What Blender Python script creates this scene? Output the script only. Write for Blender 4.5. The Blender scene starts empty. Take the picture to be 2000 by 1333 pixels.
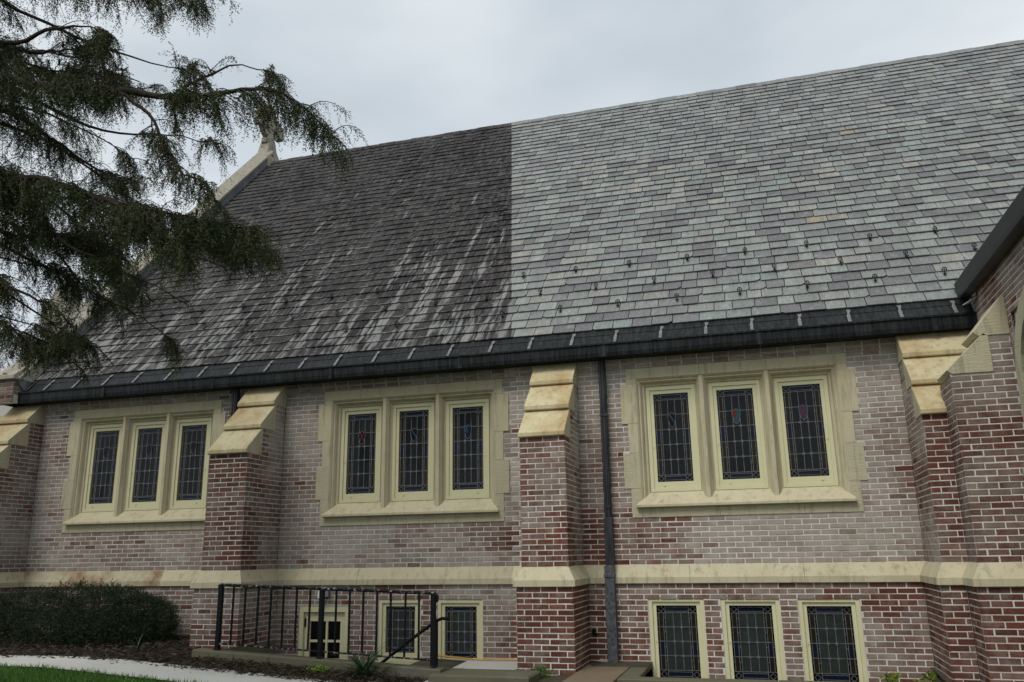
import bpy, math, random
import numpy as np
from mathutils import Vector, noise as mnoise

random.seed(7)
rng = np.random.default_rng(11)
R = math.radians
scene = bpy.context.scene
col = scene.collection

# ------------------------------------------------------------------ camera
FPX, YAW, PITCH, ROLL = 1624.39, 0.2826, 0.2511, -0.0158
CAM = Vector((0.0, -11.44, 0.160))
_cy, _sy = math.cos(YAW), math.sin(YAW)
FW = Vector((-_sy * math.cos(PITCH), _cy * math.cos(PITCH), math.sin(PITCH)))
_r = Vector((_cy, _sy, 0)); _u = _r.cross(FW)
RT = _r * math.cos(ROLL) + _u * math.sin(ROLL)
UP = -_r * math.sin(ROLL) + _u * math.cos(ROLL)
cd = bpy.data.cameras.new("camera"); cam = bpy.data.objects.new("camera", cd); col.objects.link(cam)
cd.sensor_width = 36; cd.lens = FPX / 2000 * 36; cd.clip_end = 2000; cd.clip_start = 0.05
from mathutils import Matrix
cam.matrix_world = Matrix(((RT.x, UP.x, -FW.x, CAM.x), (RT.y, UP.y, -FW.y, CAM.y), (RT.z, UP.z, -FW.z, CAM.z), (0, 0, 0, 1)))
scene.camera = cam

# ------------------------------------------------------------------ sky, sun, exposure
SUN_EL, SUN_AZ = 52.0, 197.0     # azimuth clockwise from +Y; 180 = from the -Y side
w = bpy.data.worlds.new("World"); scene.world = w; w.use_nodes = True
nt = w.node_tree; nt.nodes.clear()
def N(t, **k):
    n = nt.nodes.new(t)
    for a, b in k.items(): setattr(n, a, b)
    return n
sky = N("ShaderNodeTexSky", sky_type='NISHITA', sun_disc=False)
sky.sun_elevation = R(SUN_EL); sky.sun_rotation = R(SUN_AZ)
tc = N("ShaderNodeTexCoord"); mp = N("ShaderNodeMapping"); mp.inputs['Scale'].default_value = (1, 1, 2.2)
nz = N("ShaderNodeTexNoise"); nz.inputs['Scale'].default_value = 3.1; nz.inputs['Detail'].default_value = 5; nz.inputs['Roughness'].default_value = .45
nz2 = N("ShaderNodeTexNoise"); nz2.inputs['Scale'].default_value = 1.3; nz2.inputs['Detail'].default_value = 2
rp = N("ShaderNodeValToRGB"); rp.color_ramp.elements[0].position = .38; rp.color_ramp.elements[1].position = .62
rp.color_ramp.elements[0].color = (4.95, 5.5, 6.0, 1); rp.color_ramp.elements[1].color = (7.4, 7.85, 8.05, 1)
mixn = N("ShaderNodeMath", operation='ADD'); mh = N("ShaderNodeMath", operation='MULTIPLY'); mh.inputs[1].default_value = .5
mx = N("ShaderNodeMixRGB"); mx.inputs[0].default_value = .93
bg = N("ShaderNodeBackground"); bg.inputs[1].default_value = .1; ow = N("ShaderNodeOutputWorld")
L = nt.links.new
L(tc.outputs['Generated'], mp.inputs[0]); L(mp.outputs[0], nz.inputs[0]); L(mp.outputs[0], nz2.inputs[0])
L(nz.outputs[0], mixn.inputs[0]); L(nz2.outputs[0], mixn.inputs[1]); L(mixn.outputs[0], mh.inputs[0]); L(mh.outputs[0], rp.inputs[0])
L(sky.outputs[0], mx.inputs[1]); L(rp.outputs[0], mx.inputs[2]); L(mx.outputs[0], bg.inputs[0]); L(bg.outputs[0], ow.inputs[0])
sl = bpy.data.lights.new("sun", 'SUN'); sl.energy = 1.5; sl.angle = R(25); sl.color = (1, .965, .91)
so = bpy.data.objects.new("sun", sl); col.objects.link(so)
sd = Vector((math.sin(R(SUN_AZ)) * math.cos(R(SUN_EL)), math.cos(R(SUN_AZ)) * math.cos(R(SUN_EL)), math.sin(R(SUN_EL))))
so.rotation_euler = sd.to_track_quat('Z', 'Y').to_euler(); so.location = (0, -20, 30)
vs = scene.view_settings; vs.view_transform = 'Standard'; vs.look = 'None'; vs.gamma = 1; vs.exposure = 0.26; vs.use_curve_mapping = False

# ------------------------------------------------------------------ materials
class MT:
    def __init__(s, name, rough=.8, spec=.3, metal=0):
        s.m = bpy.data.materials.new(name); s.m.use_nodes = True; s.t = s.m.node_tree
        s.b = s.t.nodes['Principled BSDF']; s.b.inputs['Roughness'].default_value = rough
        s.b.inputs['Specular IOR Level'].default_value = spec; s.b.inputs['Metallic'].default_value = metal
        s.pos = s.t.nodes.new('ShaderNodeNewGeometry').outputs['Position']
    def n(s, t, **k):
        x = s.t.nodes.new(t)
        for a, b in k.items(): setattr(x, a, b)
        return x
    def l(s, a, b): s.t.links.new(a, b)
    def val(s, v, sock):
        if isinstance(v, (int, float)): sock.default_value = v
        elif isinstance(v, tuple): sock.default_value = v if len(v) == 4 or sock.type == 'VECTOR' else (*v, 1)
        else: s.l(v, sock)
    def noise(s, scale=5, detail=4, rough=.5, stretch=(1, 1, 1), vec=None, dist=0):
        mpn = s.n('ShaderNodeMapping'); mpn.inputs['Scale'].default_value = stretch; s.l(vec or s.pos, mpn.inputs[0])
        x = s.n('ShaderNodeTexNoise'); x.inputs['Scale'].default_value = scale; x.inputs['Detail'].default_value = detail
        x.inputs['Roughness'].default_value = rough; x.inputs['Distortion'].default_value = dist
        s.l(mpn.outputs[0], x.inputs[0]); return x.outputs[0]
    def ramp(s, v, p0, p1, c0=(0, 0, 0), c1=(1, 1, 1)):
        x = s.n('ShaderNodeValToRGB'); e = x.color_ramp.elements
        e[0].position = p0; e[1].position = p1; e[0].color = (*c0, 1); e[1].color = (*c1, 1); s.l(v, x.inputs[0]); return x.outputs[0]
    def mix(s, f, a, b, mode='MIX'):
        x = s.n('ShaderNodeMixRGB', blend_type=mode); s.val(f, x.inputs[0]); s.val(a, x.inputs[1]); s.val(b, x.inputs[2]); return x.outputs[0]
    def math(s, op, a, b=0., c=None, clamp=False):
        x = s.n('ShaderNodeMath', operation=op, use_clamp=clamp); s.val(a, x.inputs[0]); s.val(b, x.inputs[1])
        if c is not None: s.val(c, x.inputs[2])
        return x.outputs[0]
    def attr(s, name): return s.n('ShaderNodeAttribute', attribute_name=name)
    def sep(s, v): x = s.n('ShaderNodeSeparateXYZ'); s.l(v, x.inputs[0]); return x.outputs
    def comb(s, a, b, c):
        x = s.n('ShaderNodeCombineXYZ')
        for v, k in zip((a, b, c), x.inputs): s.val(v, k)
        return x.outputs[0]
    def bump(s, h, strength=.3, dist=.01):
        x = s.n('ShaderNodeBump'); x.inputs['Strength'].default_value = strength; x.inputs['Distance'].default_value = dist
        s.l(h, x.inputs['Height']); s.l(x.outputs[0], s.b.inputs['Normal'])
    def out(s, c): s.val(c, s.b.inputs['Base Color']); return s.m

def mat_brick():
    m = MT('brick', .9, .1)
    a = m.attr('tint'); r, g, b = m.sep(a.outputs['Vector'])[0:3]
    red = m.mix(r, (.080, .023, .014), (.185, .054, .032))
    red = m.mix(m.math('MULTIPLY', m.noise(60, 3), .6), red, (.145, .08, .055))
    n1 = m.noise(6, 6, .68); n2 = m.noise(70, 5, .7, (1, 1, 1.6)); n3 = m.noise(3.0, 4, .6)
    blo = m.math('ADD', g, m.math('MULTIPLY', m.math('SUBTRACT', n1, .5), 1.25))
    blo = m.math('ADD', blo, m.math('MULTIPLY', m.math('SUBTRACT', n2, .5), .55), clamp=True)
    blo = m.math('MULTIPLY', blo, .93)
    pale = m.mix(n3, (.33, .285, .232), (.50, .452, .39))
    c = m.mix(blo, red, pale)
    c = m.mix(m.ramp(n2, .62, .75), c, m.mix(.65, c, (.10, .07, .06)))
    c = m.mix(b, c, m.mix(.72, c, (.028, .025, .023)))
    m.bump(m.noise(90, 5, .7), .35, .006)
    return m.out(c)
def mat_mortar():
    m = MT('mortar', .95, .1)
    c = m.mix(m.noise(9, 5, .65), (.58, .56, .52), (.78, .76, .72))
    x = m.sep(m.pos)[0]
    c = m.mix(m.math('MULTIPLY', m.math('LESS_THAN', x, -3.35), .36), c, (.09, .085, .075))  # left part darkened: its lower exposure goes into the mortar colour
    c = m.mix(m.math('MULTIPLY', m.ramp(m.noise(1.7, 6, .7), .45, .72), .8), c, (.34, .295, .25))
    m.bump(m.noise(160, 4), .4, .004); return m.out(c)
def mat_stone(name, c0, c1, stain, amt, tooled=False, lo=.52, hi=.78):
    m = MT(name, .85, .2)
    c = m.mix(m.noise(5, 6, .6), c0, c1)
    c = m.mix(m.math('MULTIPLY', m.ramp(m.noise(1.9, 5, .65, (1, 1, .6)), lo, hi), amt), c, stain)
    c = m.mix(m.math('MULTIPLY', m.ramp(m.noise(38, 5, .75), .55, .75), .35), c, (.22, .19, .13))
    # soot grain gathers where the rain runs
    c = m.mix(m.math('MULTIPLY', m.ramp(m.noise(4.5, 6, .7, (3, 3, .35)), .52, .70), .5), c, (.14, .12, .085))
    x = m.sep(m.pos)[0]
    c = m.mix(m.math('MULTIPLY', m.math('LESS_THAN', x, -3.35), .30), c, (.13, .115, .075))  # darker exposure of the left part, put into the stone colour
    if tooled:
        wv = m.noise(9, 2, .5, (.9, .9, 7), dist=.6); m.bump(wv, .55, .012)
    else: m.bump(m.noise(70, 5, .6), .25, .005)
    return m.out(c)
def mat_wood():
    m = MT('cream_paint', .55, .35)
    c = m.mix(m.noise(6, 5, .6), (.61, .575, .355), (.69, .655, .42))
    c = m.mix(m.math('MULTIPLY', m.ramp(m.noise(22, 6, .75), .62, .74), .6), c, (.24, .2, .12))
    x = m.sep(m.pos)[0]
    c = m.mix(m.math('MULTIPLY', m.math('LESS_THAN', x, -3.35), .30), c, (.14, .125, .07))  # left frames darkened too, exposure difference carried by the paint colour
    m.bump(m.noise(40, 3), .1, .003); return m.out(c)
def mat_slate():
    m = MT('slate', .55, .3)
    a = m.attr('tint'); base = a.outputs['Color']; x, y, z = m.sep(m.pos)[0:3]
    # the cleaned half ends on a straight line up the slope
    soil = m.math('LESS_THAN', x, m.math('SUBTRACT', -3.3, m.math('MULTIPLY', m.math('SUBTRACT', z, 3.226), .188 / math.sin(R(47.4)))))
    # grain across each slate
    g = m.noise(7, 6, .65, (1, 1, 1)); g2 = m.noise(16, 5, .7, (3.5, .6, .6), dist=.4)
    c = m.mix(m.ramp(g2, .35, .7), m.mix(1, base, (.66, .66, .67), 'MULTIPLY'), m.mix(1, base, (1.34, 1.34, 1.31), 'MULTIPLY'))
    c = m.mix(m.math('MULTIPLY', m.ramp(g, .56, .70), .5), c, (.40, .40, .37))
    run = m.noise(5, 5, .65, vec=m.comb(x, m.math('MULTIPLY', z, .12), 0.))
    c = m.mix(m.math('MULTIPLY', m.ramp(run, .40, .66, (1, 1, 1), (0, 0, 0)), .38), c, (.12, .118, .116))
    c = m.mix(m.math('MULTIPLY', m.ramp(m.noise(1.7, 5, .7), .66, .74), .4), c, (.30, .20, .10))
    # soot on the uncleaned half; rain streaks run down the slope
    s = m.math('MULTIPLY', m.math('SUBTRACT', z, 3.2), 1.36)
    st = m.comb(m.math('MULTIPLY', x, 1.), m.math('MULTIPLY', s, .035), 0.)
    n1 = m.noise(6.5, 3, .55, vec=st); n2 = m.noise(15, 4, .6, vec=m.comb(x, m.math('MULTIPLY', s, .16), 0.))
    low = m.math('SUBTRACT', 1., m.math('DIVIDE', s, 9.), clamp=True)
    lowp = m.math('POWER', low, 1.4)
    k = m.math('ADD', m.math('MULTIPLY', n1, .62), m.math('MULTIPLY', n2, .38))
    k = m.math('ADD', k, m.math('MULTIPLY', lowp, .15))
    k = m.math('ADD', k, m.math('MULTIPLY', m.math('SUBTRACT', m.noise(.9, 3, .6), .5), .28))
    strk = m.ramp(k, .635, .715)
    patch = m.ramp(m.noise(.8, 5, .62, (1, .3, .3)), .36, .66)
    dark = m.mix(patch, (.0085, .0052, .0060), (.046, .039, .0385))
    dark = m.mix(.11, dark, base)
    dark = m.mix(1, dark, (.85, .84, .85), 'MULTIPLY')
    dark = m.mix(m.math('MULTIPLY', m.ramp(n2, .46, .72), .75), dark, (.12, .118, .114))
    # bleached lichen flecks along edges
    fl = m.math('MULTIPLY', m.ramp(m.noise(11, 6, .72, (.6, 2.2, 2.2)), .60, .66), m.ramp(m.noise(1.1, 3, .5), .42, .6))
    dark = m.mix(m.math('MULTIPLY', fl, .8), dark, (.40, .395, .37))
    fr = m.math('FRACT', m.math('DIVIDE', m.math('SUBTRACT', z, 3.238), .2354 * math.sin(R(47.4))))
    edge = m.math('MULTIPLY', m.ramp(fr, .10, .20, (1, 1, 1), (0, 0, 0)), m.ramp(m.noise(2.6, 5, .7, (1, .5, .5)), .50, .62))
    dark = m.mix(m.math('MULTIPLY', edge, .75), dark, (.36, .355, .335))
    dirty = m.mix(m.math('MULTIPLY', strk, .62), dark, m.mix(.45, c, (.46, .46, .44)))
    c = m.mix(soil, c, dirty)
    m.l(m.math('ADD', m.math('MULTIPLY', soil, .3), .52), m.b.inputs['Roughness']); m.l(m.math('SUBTRACT', .3, m.math('MULTIPLY', soil, .22)), m.b.inputs['Specular IOR Level'])
    m.bump(m.noise(20, 6, .7, (2.5, 1, 1)), .35, .008)
    return m.out(c)
def mat_gutter():
    m = MT('dark_copper', .6, .2, .1)
    s = m.noise(7, 6, .7, (3.5, 1, .28))
    c = m.mix(m.ramp(s, .42, .75), (.006, .0072, .0082), (.040, .046, .047))
    c = m.mix(m.ramp(m.noise(60, 4, .7, (1, 1, .4)), .66, .75), c, (.16, .165, .16))
    m.bump(m.noise(9, 4), .2, .01); return m.out(c)
def mat_plain(name, c0, c1, scale=8, rough=.8, spec=.3, metal=0, bump=.2, bscale=60, bd=.004, stretch=(1, 1, 1)):
    m = MT(name, rough, spec, metal); c = m.mix(m.ramp(m.noise(scale, 5, .6, stretch), .3, .7), c0, c1)
    if bump: m.bump(m.noise(bscale, 4), bump, bd)
    return m.out(c)
def mat_glass(name, c, rough=.06):
    m = MT(name, rough, .13); cc = m.mix(m.noise(6, 4, .6), tuple(v * .6 for v in c), tuple(v * 1.3 for v in c))
    m.bump(m.noise(12, 3, .6), .35, .012); return m.out(cc)
def mat_leaf(name, c0, c1, c2, rough=.65):
    m = MT(name, rough, .22); a = m.attr('tint').outputs['Fac']
    c = m.mix(a, c0, c1); c = m.mix(m.ramp(m.noise(3.2, 4, .6), .45, .7), c, c2)
    m.b.inputs['Subsurface Weight'].default_value = 0
    return m.out(c)
def mat_concrete(name, c0, c1):
    m = MT(name, .9, .2); c = m.mix(m.noise(2.2, 6, .65), c0, c1)
    c = m.mix(m.math('MULTIPLY', m.ramp(m.noise(120, 3, .7), .6, .7), .4), c, (.2, .19, .17))
    c = m.mix(m.math('MULTIPLY', m.ramp(m.noise(.9, 5, .7), .55, .7), .35), c, (.22, .21, .18))
    m.bump(m.noise(140, 4), .3, .004); return m.out(c)

M = dict(brick=mat_brick(), mortar=mat_mortar(), slate=mat_slate(), gutter=mat_gutter(), wood=mat_wood())
M['stone'] = mat_stone('limestone', (.48, .425, .275), (.61, .55, .385), (.38, .31, .18), .6)
M['tooled'] = mat_stone('tooled_limestone', (.44, .395, .265), (.56, .51, .36), (.35, .29, .18), .5, True)
M['cap'] = mat_stone('weathered_cap_stone', (.50, .43, .25), (.63, .56, .36), (.36, .21, .075), .8, lo=.42, hi=.70)
M['rust_stone'] = mat_stone('rust_stained_limestone', (.43, .385, .255), (.52, .475, .33), (.20, .085, .025), .85, lo=.44, hi=.62)
M['coping'] = mat_stone('coping_stone', (.36, .335, .275), (.48, .45, .375), (.17, .155, .12), .6)
M['flash'] = mat_plain('lead_flashing', (.10, .105, .115), (.2, .205, .215), 3, .55, .4, .2)
M['strap'] = mat_plain('galvanised_strap', (.11, .11, .11), (.24, .24, .235), 20, .6, .3, .2)
M['pipe'] = mat_plain('downspout_metal', (.017, .018, .021), (.06, .063, .068), 9, .5, .4, .3, stretch=(3, 3, .4))
M['boot'] = mat_plain('cast_iron_boot', (.035, .037, .045), (.14, .145, .16), 24, .6, .4, .2)
M['iron'] = mat_plain('black_iron', (.005, .005, .006), (.010, .010, .011), 30, .6, .15)
def mat_chipped():
    m = MT('chipped_black_iron', .6, .15); c = m.mix(m.ramp(m.noise(26, 5, .7), .56, .61), (.009, .009, .01), (.36, .33, .3)); return m.out(c)
M['chipped'] = mat_chipped()
M['lead'] = mat_plain('lead_came', (.08, .085, .09), (.17, .175, .18), 30, .6, .3, .2, 0)
M['dark'] = mat_plain('dark_interior', (.004, .004, .004), (.008, .008, .008), 2, .9, .1, 0, 0)
M['guard'] = mat_plain('snow_guard_metal', (.012, .013, .013), (.03, .031, .03), 30, .5, .4, .3, 0)
M['fascia'] = mat_plain('black_fascia', (.012, .013, .014), (.025, .026, .028), 3, .4, .45)
M['white'] = mat_plain('bright_metal', (.55, .55, .56), (.72, .72, .73), 12, .35, .5, .1, 0)
GL = dict(clear=mat_glass('dark_leaded_glass', (.012, .014, .015)), blue=mat_glass('blue_glass', (.008, .012, .026), .12), amber=mat_glass('amber_glass', (.022, .015, .008), .15),
          black=mat_glass('border_glass', (.006, .006, .007)), red=mat_glass('red_glass', (.13, .02, .02), .2), teal=mat_glass('teal_glass', (.025, .065, .07), .2),
          sky=mat_glass('shield_blue_glass', (.02, .045, .10), .2), grey=mat_glass('grey_green_glass', (.028, .036, .032), .14))
M['mulch'] = mat_plain('mulch_soil', (.012, .008, .006), (.035, .024, .016), 30, .95, .1, 0, 1, 60, .03)
M['chip'] = mat_plain('bark_chip', (.022, .017, .012), (.095, .074, .054), 9, .9, .1, 0, 0)
M['path'] = mat_concrete('pale_concrete', (.40, .395, .36), (.52, .515, .47))
M['kerb'] = mat_concrete('mossy_sandstone', (.085, .08, .05), (.16, .15, .10))
M['slab'] = mat_concrete('rusty_paving', (.14, .105, .065), (.24, .19, .13))
M['lawn'] = mat_plain('lawn_soil', (.018, .04, .008), (.035, .075, .014), 12, .95, .1, 0, .8, 40, .03)
M['ground'] = mat_plain('ground_soil', (.05, .045, .03), (.09, .08, .055), 4, .95, .1)
M['hose'] = mat_plain('orange_rubber', (.45, .2, .02), (.6, .3, .04), 8, .6, .3, 0, 0)
M['bark'] = mat_plain('bark', (.018, .014, .011), (.06, .05, .042), 14, .9, .1, 0, .8, 30, .02, (1, 1, .3))
M['twig'] = mat_plain('twig', (.035, .028, .022), (.085, .07, .058), 9, .9, .1, 0, 0)
M['needle'] = mat_leaf('hemlock_needles', (.022, .032, .013), (.066, .088, .030), (.076, .078, .030))
M['yew'] = mat_leaf('yew_needles', (.006, .014, .006), (.022, .040, .013), (.026, .032, .010))
M['grass'] = mat_leaf('grass_blades', (.035, .09, .012), (.09, .19, .03), (.06, .14, .02), .6)
M['strap_leaf'] = mat_leaf('strap_leaves', (.02, .045, .018), (.06, .10, .035), (.04, .08, .03), .5)
M['weed'] = mat_leaf('weed_leaves', (.09, .15, .02), (.26, .32, .05), (.16, .23, .03), .6)
M['bare'] = mat_plain('bare_branches', (.055, .045, .045), (.12, .10, .10), 5, .9, .1, 0, 0)

# ------------------------------------------------------------------ helpers
def link(name, me, mat=None, parent=None, kind=None, label=None):
    o = bpy.data.objects.new(name, me); col.objects.link(o)
    if me is not None and mat is not None: me.materials.append(mat)
    if parent is not None: o.parent = parent
    if kind: o['kind'] = kind
    if label: o['label'] = label
    return o
def mesh(name, v, f, smooth=False):
    me = bpy.data.meshes.new(name); me.from_pydata([tuple(p) for p in v], [], f)
    if smooth: me.polygons.foreach_set('use_smooth', [True] * len(me.polygons))
    me.update(); return me
def thing(name, label, cat, group=None, loc=None):
    o = bpy.data.objects.new(name, None); col.objects.link(o); o['label'] = label; o['category'] = cat
    if group: o['group'] = group
    return o
def tag(o, label, cat, group=None):
    o['label'] = label; o['category'] = cat
    if group: o['group'] = group
    return o
class MB:
    def __init__(s): s.v = []; s.f = []
    def add(s, v, f):
        k = len(s.v); s.v += [tuple(p) for p in v]; s.f += [tuple(i + k for i in q) for q in f]
    def box(s, x0, x1, y0, y1, z0, z1, bev=0):
        if bev:
            b = bev
            v = []
            for z, i in ((z0, b), (z0 + b, 0), (z1 - b, 0), (z1, b)):
                v += [(x0 + i, y0 + i, z), (x1 - i, y0 + i, z), (x1 - i, y1 - i, z), (x0 + i, y1 - i, z)]
            f = [(3, 2, 1, 0), (12, 13, 14, 15)]
            for L_ in range(3):
                for i in range(4):
                    j = (i + 1) % 4; f.append((L_ * 4 + i, L_ * 4 + j, L_ * 4 + 4 + j, L_ * 4 + 4 + i))
            s.add(v, f); return
        s.add([(x0, y0, z0), (x1, y0, z0), (x1, y1, z0), (x0, y1, z0), (x0, y0, z1), (x1, y0, z1), (x1, y1, z1), (x0, y1, z1)],
              [(3, 2, 1, 0), (4, 5, 6, 7), (0, 1, 5, 4), (1, 2, 6, 5), (2, 3, 7, 6), (3, 0, 4, 7)])
    def prism_x(s, prof, x0, x1):      # profile of (y,z) extruded along x
        n = len(prof); s.add([(x0, y, z) for y, z in prof] + [(x1, y, z) for y, z in prof],
              [tuple(range(n)), tuple(range(2 * n - 1, n - 1, -1))] + [((i + 1) % n, i, n + i, n + (i + 1) % n) for i in range(n)])
    def prism_y(s, prof, y0, y1):      # profile of (x,z) extruded along y
        n = len(prof); s.add([(x, y0, z) for x, z in prof] + [(x, y1, z) for x, z in prof],
              [tuple(range(n)), tuple(range(2 * n - 1, n - 1, -1))] + [((i + 1) % n, i, n + i, n + (i + 1) % n) for i in range(n)])
    def prism_z(s, prof, z0, z1):
        n = len(prof); s.add([(x, y, z0) for x, y in prof] + [(x, y, z1) for x, y in prof],
              [tuple(range(n - 1, -1, -1)), tuple(range(n, 2 * n))] + [(i, (i + 1) % n, n + (i + 1) % n, n + i) for i in range(n)])
    def tube(s, pts, rad, n=6, caps=True):
        P = [Vector(p) for p in pts]; rad = rad if isinstance(rad, (list, tuple)) else [rad] * len(P)
        base = len(s.v); up = Vector((0, 0, 1))
        for i, p in enumerate(P):
            d = (P[min(i + 1, len(P) - 1)] - P[max(i - 1, 0)]).normalized()
            a = d.cross(up if abs(d.z) < .9 else Vector((1, 0, 0))).normalized(); b = d.cross(a)
            for k in range(n):
                t = 2 * math.pi * k / n; s.v.append(tuple(p + (a * math.cos(t) + b * math.sin(t)) * rad[i]))
        for i in range(len(P) - 1):
            for k in range(n):
                j = (k + 1) % n; s.f.append((base + i * n + k, base + i * n + j, base + (i + 1) * n + j, base + (i + 1) * n + k))
        if caps:
            s.f.append(tuple(base + k for k in range(n - 1, -1, -1))); s.f.append(tuple(base + (len(P) - 1) * n + k for k in range(n)))
    def build(s, name, mat, parent=None, smooth=False, kind=None, label=None, bevel=0):
        o = link(name, mesh(name, s.v, s.f, smooth), mat, parent, kind, label)
        import bmesh
        bm = bmesh.new(); bm.from_mesh(o.data); bmesh.ops.recalc_face_normals(bm, faces=bm.faces)
        if bevel: bmesh.ops.bevel(bm, geom=[e for e in bm.edges if e.calc_length() > bevel * 3], offset=bevel, segments=1, affect='EDGES', clamp_overlap=True)
        bm.to_mesh(o.data); bm.free(); return o

def on_screen(p):
    d = Vector(p) - CAM; z = d.dot(FW)
    if z <= .1: return 0
    x = 1000 + FPX * d.dot(RT) / z; y = 666 - FPX * d.dot(UP) / z
    if not (-10 < x < 2010 and -10 < y < 1343): return 0
    return 1 / z

class Pieces:
    """bricks or slates: those that show largest become parts of their own, the rest one joined part"""
    def __init__(s): s.p = []
    def add(s, v, f, tint, size=1.): s.p.append((v, f, tint, size))
    def emit(s, name, rest, mat, parent, limit=300):
        def c(p):
            n = len(p[0]); return [sum(q[i] for q in p[0]) / n for i in range(3)]
        order = sorted(s.p, key=lambda p: -on_screen(c(p)) * p[3])
        for v, f, t, _ in order[:limit]:
            cc = Vector(c((v, f)))
            me = mesh(name, [Vector(q) - cc for q in v], f); a = me.attributes.new('tint', 'FLOAT_COLOR', 'FACE')
            a.data.foreach_set('color', list(t) * len(f)); o = link(name, me, mat, parent); o.location = cc
        V = []; F = []; T = []
        for v, f, t, _ in order[limit:]:
            k = len(V); V += v; F += [tuple(i + k for i in q) for q in f]; T += list(t) * len(f)
        if V:
            me = mesh(rest, V, F); a = me.attributes.new('tint', 'FLOAT_COLOR', 'FACE'); a.data.foreach_set('color', T)
            link(rest, me, mat, parent, 'stuff')

CH, BL, JT = .0684, .199, .0125       # brick course, length, joint
SEAM = -3.35                           # left of this, grime and a darker exposure are put into the masonry colour
def bloomish(x, y, z, base):
    n = mnoise.noise(Vector((x * .9, y * .9 + 3, z * 1.3))) * .5 + mnoise.noise(Vector((x * 2.2, y * 2.2, z * 2.6))) * .3
    return base + n * 1.05
def brick_face(P, Q, z0, z1, ps, bloom, holes=(), soot=0., start_full=True, zref=0.):
    """bricks in running bond on the vertical face from P to Q (plan points), outward = right of P->Q. holes: (u0,u1,z0,z1)"""
    P = Vector(P); Q = Vector(Q); Lh = (Q - P).length
    if Lh < .02: return
    u = (Q - P) / Lh; n = Vector((u.y, -u.x))
    i0 = math.floor((z0 - zref) / CH + .5); i1 = math.floor((z1 - zref) / CH + .5)
    for i in range(i0, i1):
        za = zref + i * CH + JT / 2; zb = za + CH - JT; zc = (za + zb) / 2
        off = 0 if (i % 2 == 0) == start_full else -(BL + JT) / 2
        x = off + random.uniform(-.004, .004)
        cuts = [(a, b) for a, b, c_, d_ in holes if c_ < zc < d_]
        while x < Lh:
            segs = [(max(x, .0015), min(x + BL, Lh - .0015))]
            for a, b in cuts:
                ns = []
                for s0, s1 in segs:
                    if b <= s0 or a >= s1: ns.append((s0, s1))
                    else:
                        if a - .004 > s0: ns.append((s0, a - .004))
                        if b + .004 < s1: ns.append((b + .004, s1))
                segs = ns
            for s0, s1 in segs:
                if s1 - s0 < .018: continue
                cx = P + u * ((s0 + s1) / 2)
                j = lambda k=.0026: random.uniform(-k, k)
                d0 = random.uniform(-.002, .0012); ti = random.uniform(-.0012, .0012); e = .0035; dp = .022
                def pt(s, z, d): q = P + u * s + n * d; return (q.x, q.y, z)
                a0, a1, b0, b1 = s0 + j(), s1 + j(), za + j(.002), zb + j(.002)
                v = [pt(a0, b0, -dp), pt(a1, b0, -dp), pt(a1, b1, -dp), pt(a0, b1, -dp),
                     pt(a0, b0, d0 - e), pt(a1, b0, d0 - e), pt(a1, b1, d0 - e), pt(a0, b1, d0 - e),
                     pt(a0 + e, b0 + e, d0 + ti), pt(a1 - e, b0 + e, d0 - ti), pt(a1 - e, b1 - e, d0 - ti), pt(a0 + e, b1 - e, d0 + ti)]
                f = [(8, 9, 10, 11)] + [(k + 4, (k + 1) % 4 + 4, (k + 1) % 4 + 8, k + 8) for k in range(4)] + [(k, (k + 1) % 4, (k + 1) % 4 + 4, k + 4) for k in range(4)]
                bl = bloom(cx.x, cx.y, zc) + random.gauss(0, .085)
                if random.random() < .03: bl -= .5
                so_ = soot + (.42 if cx.x < SEAM else 0.) + random.uniform(-.06, .1)  # soot, plus the left part's darker exposure added to the brick colour
                ps.add(v, f, (random.random(), min(max(bl, 0), 1), min(max(so_, 0), 1), 1.), (s1 - s0))
            x += BL + JT
def rect_minus(u0, u1, z0, z1, holes):
    us = sorted({u0, u1, *[min(max(h[k], u0), u1) for h in holes for k in (0, 1)]}); zs = sorted({z0, z1, *[min(max(h[k], z0), z1) for h in holes for k in (2, 3)]})
    for a, b in zip(us, us[1:]):
        for c_, d_ in zip(zs, zs[1:]):
            if b - a < 1e-5 or d_ - c_ < 1e-5: continue
            m = ((a + b) / 2, (c_ + d_) / 2)
            if any(h[0] < m[0] < h[1] and h[2] < m[1] < h[3] for h in holes): continue
            yield a, b, c_, d_
def mortar_face(P, Q, z0, z1, mb, holes=(), inset=.0045, ext=0.):
    P = Vector(P); Q = Vector(Q); Lh = (Q - P).length; u = (Q - P) / Lh; n = Vector((u.y, -u.x))
    for a, b, c_, d_ in rect_minus(-ext, Lh + ext, z0, z1, holes):
        A = P + u * a - n * inset; B = P + u * b - n * inset
        mb.add([(A.x, A.y, c_), (B.x, B.y, c_), (B.x, B.y, d_), (A.x, A.y, d_)], [(0, 1, 2, 3)])
def offset_path(path, d):
    P = [Vector(p) for p in path]; out = []
    for i, p in enumerate(P):
        ns = []
        if i > 0: e = (p - P[i - 1]).normalized(); ns.append(Vector((e.y, -e.x)))
        if i < len(P) - 1: e = (P[i + 1] - p).normalized(); ns.append(Vector((e.y, -e.x)))
        if len(ns) == 1: out.append(p + ns[0] * d)
        else: m = ns[0] + ns[1]; out.append(p + m * (d / (1 + ns[0].dot(ns[1]))))
    return out

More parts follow.
